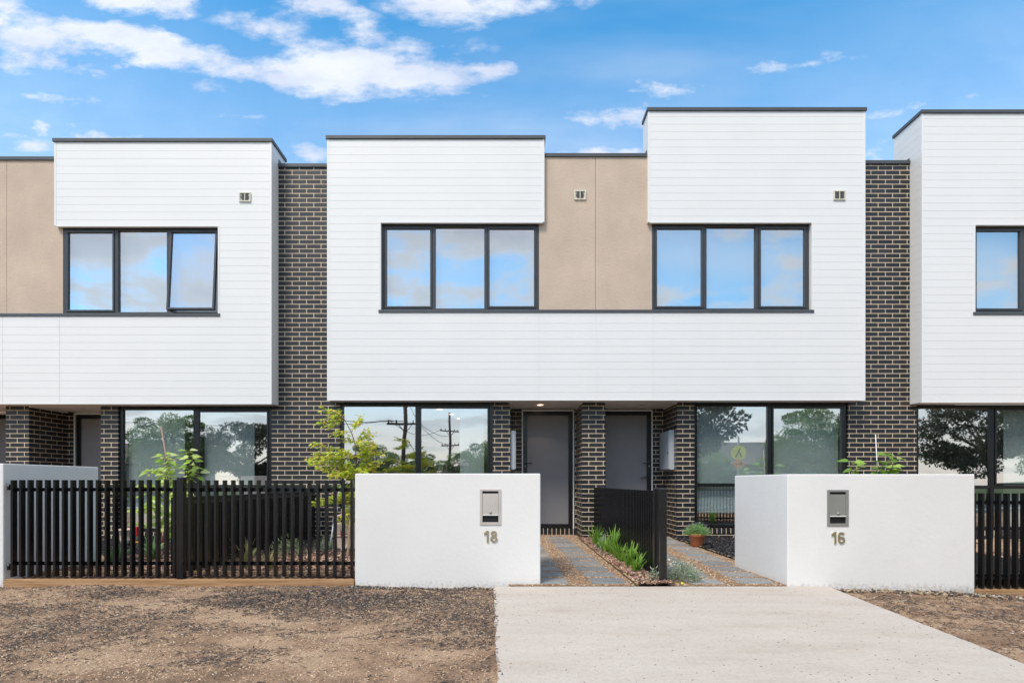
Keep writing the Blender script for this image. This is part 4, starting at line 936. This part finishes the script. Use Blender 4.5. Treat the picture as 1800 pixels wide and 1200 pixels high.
# maple sapling
def maple():
    bx, by = -2.17, -2.25; E = empty('maple_sapling', 'yellow green maple sapling behind the fence at the left end of wall 18', 'tree', (bx, by, .05))
    sc = (10+by)/1000
    def W(px, py, dy=0): return Vector(((px-895)*(10+by+dy)/1000, by+dy, CAM_Z+(848-py)*(10+by+dy)/1000))
    trunk = [W(616, 979), W(619, 930), W(623, 880), W(628, 840), W(626, 806), W(624, 780), W(618, 760), W(606, 738), W(598, 728)]
    trunk[0].z = .03
    tb = MB(); tb.tube(trunk, [.014, .012, .011, .010, .009, .008, .007, .005, .003], 8)
    # sprays: (attach index, tip px, tip py, depth, droop)
    sprays = [(7, 566, 716, .10), (7, 558, 742, -.1), (7, 572, 752, .2), (6, 588, 762, -.25), (6, 636, 730, .1), (6, 632, 738, -.15), (5, 648, 752, .0), (5, 656, 760, .2), (5, 640, 778, -.3),
              (4, 548, 778, .15), (4, 552, 796, -.2), (4, 540, 806, .0), (4, 545, 813, .3), (4, 600, 790, -.35), (4, 652, 770, .1), (4, 660, 780, -.2), (4, 650, 790, 0), (4, 672, 794, .15), (3, 668, 808, -.1), (3, 650, 800, .25),
              (3, 556, 818, -.1), (3, 572, 826, .2), (3, 580, 834, -.3), (3, 610, 812, -.35), (3, 640, 812, .3), (3, 660, 822, 0), (3, 600, 820, .3), (3, 640, 830, -.3), (2, 590, 850, .2), (2, 585, 866, -.2), (2, 600, 870, .1), (2, 640, 850, .2), (2, 625, 862, -.3),
              (2, 560, 878, 0), (2, 548, 884, .2), (1, 606, 892, -.1), (1, 632, 890, .1), (1, 600, 908, .1), (3, 606, 842, -.1), (3, 622, 836, .1), (2, 612, 850, 0), (4, 612, 800, .1), (4, 636, 796, -.1), (3, 590, 806, 0), (5, 606, 770, .2), (7, 580, 728, 0), (7, 592, 720, .1), (3, 650, 816, .1), (3, 628, 824, -.2), (2, 604, 858, .2), (2, 622, 846, .3), (3, 576, 812, .1), (3, 598, 830, -.2), (1, 612, 878, 0)]
    P = []; D = []; Lf = []
    for (ai, tx, ty, dy) in sprays:
        a = trunk[ai]; t = W(tx, ty, dy); t.y = by+dy
        m_ = a.lerp(t, .5)+Vector((0, 0, .03)); tb.tube([a, m_, t], [.003, .0022, .0012], 4)
        L = (t-a).length; k_ = max(9, int(L/.0075))
        for i in range(k_):
            f = .25+.75*(i+random.random())/k_
            p = (a.lerp(m_, f*2) if f < .5 else m_.lerp(t, f*2-1)); p = p+Vector((random.uniform(-.045, .045), random.uniform(-.06, .06), random.uniform(-.05, .025)))
            P.append(p); dd = (t-a).normalized(); D.append(Vector((dd.x+random.uniform(-.8, .8), random.uniform(-1, 1), -.25+random.uniform(-.3, .15))))
    tb.build('trunk', M['twig'], E)
    B = []; DD = []; NN = []; LL = []; WW = []; CC = []
    for p, d in zip(P, D):
        d.normalize(); s_ = random.uniform(.032, .052); nrm = Vector((random.uniform(-.5, .5), random.uniform(-.9, .1), 1)).normalized()
        side = d.cross(nrm).normalized(); r_ = random.random()
        col = (.58, .66, .06) if r_ < .5 else ((.34, .52, .05) if r_ < .72 else ((.72, .62, .08) if r_ < .9 else (.66, .42, .10)))
        f_ = random.uniform(.8, 1.2)
        for ang, ls in ((0, 1), (42, .85), (-42, .85), (85, .55), (-85, .55)):
            v = d*math.cos(R(ang))+side*math.sin(R(ang)); B.append(p); DD.append(v); NN.append(nrm); LL.append(s_*ls); WW.append(s_*ls*.42); CC.append([c*f_ for c in col])
    V, F = leaves(np.array(B), np.array(DD), np.array(NN), np.array(LL), np.array(WW), .2, .12)
    obj_leaves('leaves', V, F, np.repeat(np.array(CC), 5, axis=0), E, (bx, by, .05))
maple()
mb = MB(); mb.box(-2.185, -2.163, -2.36, -2.338, .03, .60)
o = mb.build('timber_stake', M['stake'], loc=(-2.17, -2.35, .03)); o.rotation_euler.y = R(4); tag(o, 'pale timber stake beside the maple trunk next to wall 18', 'stake')

def broadleaf(name, label, base, stems, nper, size, cols, cat='tree', seed=3, up=.3):
    random.seed(seed); E = empty(name, label, cat, tuple(base)); tb = MB(); B = []; DD = []; NN = []; LL = []; WW = []; CC = []
    for st in stems:
        pts_ = [Vector(p) for p in st]; n_ = len(pts_); tb.tube(pts_, [.009*(1-.75*i/(n_-1)) for i in range(n_)], 6)
        Lt = sum((pts_[i+1]-pts_[i]).length for i in range(n_-1)); k_ = int(nper*Lt)
        for j in range(k_):
            f = (.18+.82*j/max(1, k_-1))*(n_-1)*.999; i = int(f); p = pts_[i].lerp(pts_[i+1], f-i); a = j*2.4+random.uniform(-.4, .4)
            d = Vector((math.cos(a), math.sin(a), random.uniform(-.25, up))); d.normalize(); s_ = size*random.uniform(.65, 1.15); pet = p+d*s_*.2; tb.tube([p, pet], .0015, 4, False)
            B.append(pet); DD.append(d); NN.append(Vector((random.uniform(-.6, .6), random.uniform(-1.3, .1), .9))); LL.append(s_); WW.append(s_*.56)
            c = random.choice(cols); f_ = random.uniform(.8, 1.2); CC.append([q_*f_ for q_ in c])
    tb.build('stem', M['twig'], E)
    # rounder leaf from two lobes
    B = np.array(B); DD = np.array(DD); NN = np.array(NN); LL = np.array(LL); WW = np.array(WW)
    D = DD/np.linalg.norm(DD, axis=1, keepdims=True); S = np.cross(D, NN); S /= np.linalg.norm(S, axis=1, keepdims=True); U = np.cross(S, D)
    prof = [(0, .0), (.18, .34), (.45, .5), (.75, .33), (1, 0)]; V = []
    L_ = LL[:, None]; W_ = WW[:, None]
    for t, h in prof:
        ce = B+D*L_*t-U*L_*(.28*t*t)
        V += [ce-S*W_*h+U*W_*h*.35, ce, ce+S*W_*h+U*W_*h*.35]
    V = np.stack(V, 1).reshape(-1, 3); f = []
    for i in range(4):
        a = i*3; f += [(a, a+1, a+4, a+3), (a+1, a+2, a+5, a+4)]
    F = (np.array(f)[None]+15*np.arange(len(B))[:, None, None]).reshape(-1, 4)
    np_mesh('leaves', V, F, M['leaf'], np.repeat(np.array(CC), 15, axis=0), E, tuple(base), smooth=True)
    return E
GL = [(.42, .58, .10), (.58, .72, .20), (.28, .46, .07), (.66, .74, .32), (.48, .62, .12)]
def Wp(px, py, y): return ((px-895)*(10+y)/1000, y, CAM_Z+(848-py)*(10+y)/1000)
b0 = (Wp(288, 960, -2.1)[0], -2.1, .05)
broadleaf('young_tree', 'young broad-leaved tree behind the left front fence before window 20', b0,
          [[b0, Wp(292, 900, -2.1), Wp(296, 850, -2.1), Wp(292, 815, -2.15), Wp(289, 796, -2.1)], [Wp(296, 850, -2.1), Wp(284, 828, -2.0), Wp(270, 826, -1.95), Wp(262, 832, -1.9)], [Wp(294, 870, -2.1), Wp(322, 845, -2.2), Wp(338, 812, -2.2), Wp(330, 792, -2.2)],
           [Wp(292, 905, -2.1), Wp(262, 890, -1.9), Wp(242, 900, -1.8)], [Wp(292, 910, -2.1), Wp(316, 890, -2.3), Wp(332, 866, -2.3)], [Wp(290, 930, -2.1), Wp(262, 920, -2.3), Wp(240, 924, -2.4)], [Wp(294, 860, -2.1), Wp(290, 840, -1.8), Wp(304, 806, -1.8)], [Wp(292, 915, -2.1), Wp(318, 915, -2.1), Wp(325, 935, -2.1)], [Wp(322, 845, -2.2), Wp(345, 838, -2.1), Wp(352, 822, -2.1)], [Wp(290, 940, -2.1), Wp(275, 905, -2.4), Wp(256, 868, -2.4)], [Wp(290, 935, -2.1), Wp(312, 895, -2.4), Wp(318, 862, -2.4)], [Wp(288, 950, -2.1), Wp(300, 925, -2.5), Wp(316, 912, -2.5)], [Wp(294, 880, -2.1), Wp(270, 858, -2.3), Wp(254, 850, -2.3)]],
          44, .125, GL)
o = MB(); o.tube([Wp(304, 960, -2.0), Wp(301, 850, -2.0), Wp(283, 750, -2.0)], [.014, .013, .010], 8); tag(o.build('plant_stake', M['redstake'], loc=Wp(304, 960, -2.0)), 'reddish leaning stake rising through the young tree at window 20', 'stake')
b1 = (Wp(1545, 940, -1.6)[0], -1.6, .03)
broadleaf('garden_shrub', 'broad-leaved green shrub showing over the top of wall 16', b1,
          [[b1, Wp(1530, 880, -1.6), Wp(1507, 835, -1.6), Wp(1497, 812, -1.6)], [b1, Wp(1548, 870, -1.6), Wp(1560, 835, -1.6), Wp(1578, 800, -1.6)], [b1, Wp(1540, 870, -1.6), Wp(1545, 840, -1.6), Wp(1550, 822, -1.6)], [Wp(1560, 835, -1.6), Wp(1570, 818, -1.7), Wp(1562, 802, -1.7)]],
          17, .19, [(.24, .44, .06), (.36, .54, .10), (.42, .56, .12), (.18, .34, .05)], 'shrub', 9, .8)
o = MB(); o.tube([Wp(1548, 940, -1.5), Wp(1539, 763, -1.5)], .0065, 8); tag(o.build('plant_stake', M['trim'], loc=Wp(1548, 940, -1.5)), 'thin white stake standing behind wall 16 against the dark brick', 'stake')

# gas meter
def gas_meter():
    x, y = -2.36, -1.75; z = .05; E = empty('gas_meter', 'beige gas meter with pipes and a white tag behind the front fence', 'gas meter', (x, y, z))
    mb = MB(); 
    for (w, za, zb, d) in ((.155, .03, .20, .11), (.175, .20, .235, .125), (.15, .235, .40, .105)): mb.box(x-w, x+w, y-d, y+d, z+za, z+zb)
    mb.build('body', M['beige'], E, bevel=.022)
    mb = MB(); mb.lathe([(.062, z+.44), (.075, z+.47), (.075, z+.60), (.055, z+.63), (.02, z+.66), (.001, z+.66)], x+.0, y, 20); mb.tube([(x, y, z+.39), (x, y, z+.46)], .03, 12); mb.build('regulator', M['beige'], E)
    mb = MB(); mb.tube([(x+.05, y, z+.57), (x+.13, y, z+.58), (x+.165, y, z+.55), (x+.17, y, z+.48), (x+.17, y, z+.39)], .026, 12); mb.tube([(x-.12, y, z+.39), (x-.12, y, z+.50), (x-.04, y, z+.52)], .02, 10); mb.build('pipe', M['beige'], E)
    mb = MB(); mb.tube([(x+.17, y, z+.385), (x+.17, y, z+.42)], .034, 6); mb.tube([(x, y, z+.40), (x, y, z+.425)], .04, 6); mb.build('brass_nut', M['brass'], E)
    MB().box(x-.045, x-.005, y-.135, y-.128, z+.20, z+.30).build('warning_label', M['red'], E)
    t = MB().box(x-.03, x+.03, y-.142, y-.138, z+.00, z+.10).build('tag', M['whiteplastic'], E, loc=(x, y-.14, z+.05)); t.rotation_euler.y = R(25)
gas_meter()
mb = MB(); mb.tube([(-2.62, -1.7, .06), (-2.57, -1.66, .45)], .012, 8); mb.tube([(-2.57, -1.66, .45), (-2.535, -1.64, .68)], [.026, .02], 10); mb.tube([(-2.535, -1.64, .68), (-2.49, -1.62, .98)], [.018, .014], 10)
tag(mb.build('garden_umbrella', M['bluewhite'], loc=(-2.62, -1.7, .05)), 'rolled pale blue and white stick leaning left of the gas meter', 'stick')
o = MB().box(-1.99, -1.963, -1.9, -1.873, .03, .36); tag(o.build('timber_peg', M['redstake'], loc=(-1.98, -1.89, .03)), 'short brown timber peg right of the gas meter', 'stake')
# toys by window 20
def toy(x, y):
    E = empty('push_toy', 'small red and orange push toy behind the left front fence', 'toy', (x, y, .05))
    MB().box(x-.05, x+.05, y-.03, y+.03, .22, .36).build('body', M['red'], E, bevel=.01)
    mb = MB(); mb.tube([(x-.07, y, .12), (x+.09, y, .12)], .014, 8); mb.build('axle', M['orange'], E)
    for q in (-.07, .09):
        w_ = MB(); w_.tube([(x+q-.012, y, .10), (x+q+.012, y, .10)], .05, 18); w_.build('wheel', M['black'], E)
    mb = MB(); mb.tube([(x, y, .36), (x+.1, y+.02, .47)], .008, 6); mb.build('handle', M['orange'], E)
toy(Wp(237, 930, -1.3)[0], -1.3)
mb = MB(); p = Vector(Wp(284, 915, -1.9)); mb.add([tuple(p+Vector((-.03, 0, -.06))), tuple(p+Vector((.03, .0, .07))), tuple(p+Vector((.035, .012, -.03))), tuple(p+Vector((-.01, .012, -.075)))], [(0, 3, 2, 1), (0, 1, 3), (1, 2, 3), (0, 2, 1)])
mb.tube([p+Vector((.0, .01, 0)), p+Vector((.0, .01, -.45))], .004, 6)
tag(mb.build('garden_marker', M['redorange'], loc=tuple(p)), 'red orange plastic marker among the leaves of the young tree', 'marker')
E = empty('storage_tub', 'pale pink plastic tub by the brick pier behind the left fence', 'tub', (Wp(226, 940, -.7)[0], -.7, .05))
x = E.location.x; MB().lathe([(.11, .05), (.115, .055), (.13, .25), (.14, .255), (.14, .28), (.13, .28), (.12, .1)], x, -.7).build('tub_body', M['beige'], E)

# ---------------------------------------------------------------- across the street (seen in the window reflections)
def crown_mesh(seed, R0, H0, n, leaf, cols, clumps=26, flat=.7, gap=.5):
    r_ = np.random.default_rng(seed); cs = r_.normal(0, 1, (clumps, 3)); cs /= np.linalg.norm(cs, axis=1, keepdims=True); cs *= (r_.uniform(.25, 1, clumps)**.5)[:, None]; cs *= np.array([R0, R0, R0*flat]); cs[:, 2] += H0
    rad = r_.uniform(.18, .36, clumps)*R0; ci = r_.integers(0, clumps, n); d = r_.normal(0, 1, (n, 3)); d /= np.linalg.norm(d, axis=1, keepdims=True)
    P = cs[ci]+d*(rad[ci]*r_.uniform(.45, 1, n)**.6)[:, None]*np.array([1, 1, .6]); D = d+r_.normal(0, .7, (n, 3))
    V, F = leaves(P, D, r_.normal(0, 1, (n, 3)), r_.uniform(.7, 1.3, n)*leaf, r_.uniform(.7, 1.3, n)*leaf*.5)
    cc_ = np.array(cols)[r_.integers(0, len(cols), clumps)][ci]*r_.uniform(.7, 1.3, (n, 1)); return V, F, np.repeat(cc_, 5, axis=0), cs
TREES = {}
def street_tree(x, y, kind, sc, label, rot):
    if kind not in TREES:
        cols = [(.15, .25, .06), (.20, .30, .08), (.10, .17, .045)] if kind == 0 else [(.05, .06, .035), (.07, .08, .045), (.04, .045, .03)]
        V, F, C, cs = crown_mesh(40+kind, 3.3, 3.9, 26000, .17 if kind == 0 else .15, cols, 60 if kind == 0 else 34, .85 if kind == 0 else .72)
        E = empty('street_tree', label, 'tree', (0, 0, 0), 'trees across the street')
        cr = np_mesh('crown', V, F, M['leaf'], C, E)
        tb = MB(); tb.tube([(0, 0, -.2), (.1, 0, 1.4), (0, .1, 2.8), (.1, 0, 4.6)], [.22, .17, .13, .07], 10)
        for c in cs[::2]: tb.tube([(0.05, .05, 2.4), tuple((np.array([0, 0, 3.2])+c)/2), tuple(c)], [.08, .05, .015], 6)
        tr_ = tb.build('trunk', M['bark'], E); TREES[kind] = E
    else:
        src = TREES[kind]; E = src.copy(); COL.objects.link(E); E['label'] = label
        for ch in src.children: c = ch.copy(); COL.objects.link(c); c.parent = E
    E.location = (x, y, -.02); E.rotation_euler.z = rot; E.scale = (sc, sc, sc*.98); return E
tl = [(-27.5, -23.5, 0, .85, 'far left'), (-20.5, -24, 0, .80, 'second from the left'), (-15.2, -22, 1, .80, 'third from the left'), (-12.5, -41, 0, .72, 'behind the left power pole'), (-8.8, -43, 0, .62, 'right of the left power pole'), (-5.0, -45, 0, .62, 'near the second power pole'),
      (-1.4, -31, 0, .62, 'beyond the second pole'), (6.2, -15.2, 1, 1.3, 'airy, by the crossing sign'), (12.3, -26, 0, .55, 'small, right of the crossing sign'), (17.8, -22.5, 0, .82, 'third from the right'), (30, -25, 1, 1.2, 'second from the right'), (37, -27, 0, 1.1, 'far right')]
for i, (x, y, k_, sc, w_) in enumerate(tl):
    street_tree(x, y, k_, sc, f'dark leafy tree across the street mirrored in the windows, {w_}', i*1.3)
def power_pole(x, y, h, label, arms):
    E = empty('power_pole', label, 'power pole', (x, y, 0), 'power poles across the street')
    MB().tube([(x, y, -.3), (x, y, h)], [.16, .11], 12).build('pole', M['bark'], E)
    for z, w_ in arms:
        MB().box(x-w_, x+w_, y-.06, y+.06, z-.06, z+.06).build('crossarm', M['bark'], E)
        for q in (-.9, -.5, .5, .9): MB().tube([(x+q*w_, y, z+.06), (x+q*w_, y, z+.24)], .04, 8).build('insulator', M['charcoal'], E)
        for sgn in (-1, 1): MB().tube([(x+sgn*w_*.4, y-.07, z-.04), (x, y-.1, z-.6)], .025, 6).build('brace', M['bark'], E)
power_pole(-6.6, -24.6, 7.4, 'timber power pole with a wide crossarm mirrored in window 18', [(4.75, 1.05), (6.2, 1.05)])
power_pole(-6.3, -49, 8.5, 'further timber power pole with two crossarms mirrored in window 18', [(6.5, .95), (5.0, .95)])
CL = ['running left from the nearer power pole', 'between the two poles on the side nearer the house path', 'between the two poles on the outer side', 'between the poles, strung from the upper crossarm', 'running right from the nearer power pole', 'dropping from the nearer pole to the left footpath']
for (a, b_) in (((-6.6, -24.6, 4.95), (-40, -23, 6.4)), ((-5.7, -24.6, 4.95), (-5.5, -49, 6.7)), ((-7.5, -24.6, 4.95), (-7.1, -49, 6.7)), ((-6.6, -24.6, 6.3), (-6.3, -49, 5.2)), ((-6.6, -24.6, 6.4), (30, -26, 7.4)), ((-7.3, -24.6, 4.95), (-14, -10.5, 6.0))):
    a, b_ = Vector(a), Vector(b_); pts_ = [a.lerp(b_, t/16)+Vector((0, 0, -4*.9*(t/16)*(1-t/16))) for t in range(17)]
    o = MB(); o.tube(pts_, .018, 5); tag(o.build('power_cable', M['wire'], loc=tuple(a)), 'black overhead cable '+CL.pop(0), 'cable', 'overhead power cables')
# crossing sign
def crossing_sign(x, y):
    E = empty('crossing_sign', 'round yellow crossing sign above an orange arrow diamond, mirrored in window 16', 'sign', (x, y, 0))
    MB().tube([(x, y, 0), (x, y, 2.7)], .03, 10).build('pole', M['metal'], E)
    mb = MB(); n = 36; mb.add([(x+.26*math.cos(2*math.pi*i/n), y+.035, 2.12+.26*math.sin(2*math.pi*i/n)) for i in range(n)]+[(x+.26*math.cos(2*math.pi*i/n), y+.045, 2.12+.26*math.sin(2*math.pi*i/n)) for i in range(n)], [tuple(range(n)), tuple(range(2*n-1, n-1, -1))]+[(i, (i+1) % n, n+(i+1) % n, n+i) for i in range(n)])
    d = mb.build('yellow_disc', M['yellow'], E)
    mb = MB(); mb.tube([(x-.10, y+.052, 1.96), (x-.02, y+.052, 2.14), (x+.03, y+.052, 2.26)], .022, 6); mb.tube([(x+.10, y+.052, 1.97), (x+.02, y+.052, 2.14)], .022, 6); mb.build('walking_legs', M['black'], d)
    mb = MB(); c = 1.72; r_ = .24; q = [(x-r_, y+.037, c), (x, y+.037, c-r_*.8), (x+r_, y+.037, c), (x, y+.037, c+r_*.8)]; q2 = [(a, b_+.01, z) for a, b_, z in q]
    mb.add(q+q2, [(0, 1, 2, 3), (7, 6, 5, 4)]+[(i, i+4, (i+1) % 4+4, (i+1) % 4) for i in range(4)]); d2 = mb.build('orange_diamond', M['orange'], E)
    mb = MB(); mb.tube([(x-.12, y+.052, c), (x+.10, y+.052, c)], .018, 6); mb.tube([(x+.04, y+.052, c+.07), (x+.12, y+.052, c), (x+.04, y+.052, c-.07)], .014, 6); mb.build('arrow', M['black'], d2)
crossing_sign(8.1, -9.0-.3)
# neighbouring houses across the road
def far_house(x, y, w, d, h, label):
    E = empty('bungalow', label, 'house', (x, y, 0), 'bungalows across the street')
    MB().box(x-w/2, x+w/2, y-d/2, y+d/2, 0, h).build('wall', M['farwall'], E)
    a, c = w/2+.5, d/2+.5; r_ = MB(); r_.add([(x-a, y-c, h), (x+a, y-c, h), (x+a, y+c, h), (x-a, y+c, h), (x-a*.4, y, h+2.0), (x+a*.4, y, h+2.0)], [(0, 1, 5, 4), (1, 2, 5), (2, 3, 4, 5), (3, 0, 4), (3, 2, 1, 0)]); r_.build('roof', M['farroof'], E)
    for q in (-.3, .25): MB().box(x+q*w-.8, x+q*w+.8, y+d/2, y+d/2+.05, .9, 2.0).build('window', M['charcoal'], E)
far_house(-34, -38, 13, 9, 2.5, 'low pale brick bungalow with hipped roof across the street on the left')
far_house(3, -44, 14, 9, 2.5, 'low pale brick bungalow with hipped roof straight across the street')
far_house(20, -36, 13, 9, 2.5, 'low pale brick bungalow with hipped roof across the street on the right')
for o_ in bpy.data.objects:
    if o_.name.startswith('tmp'): bpy.data.objects.remove(o_)
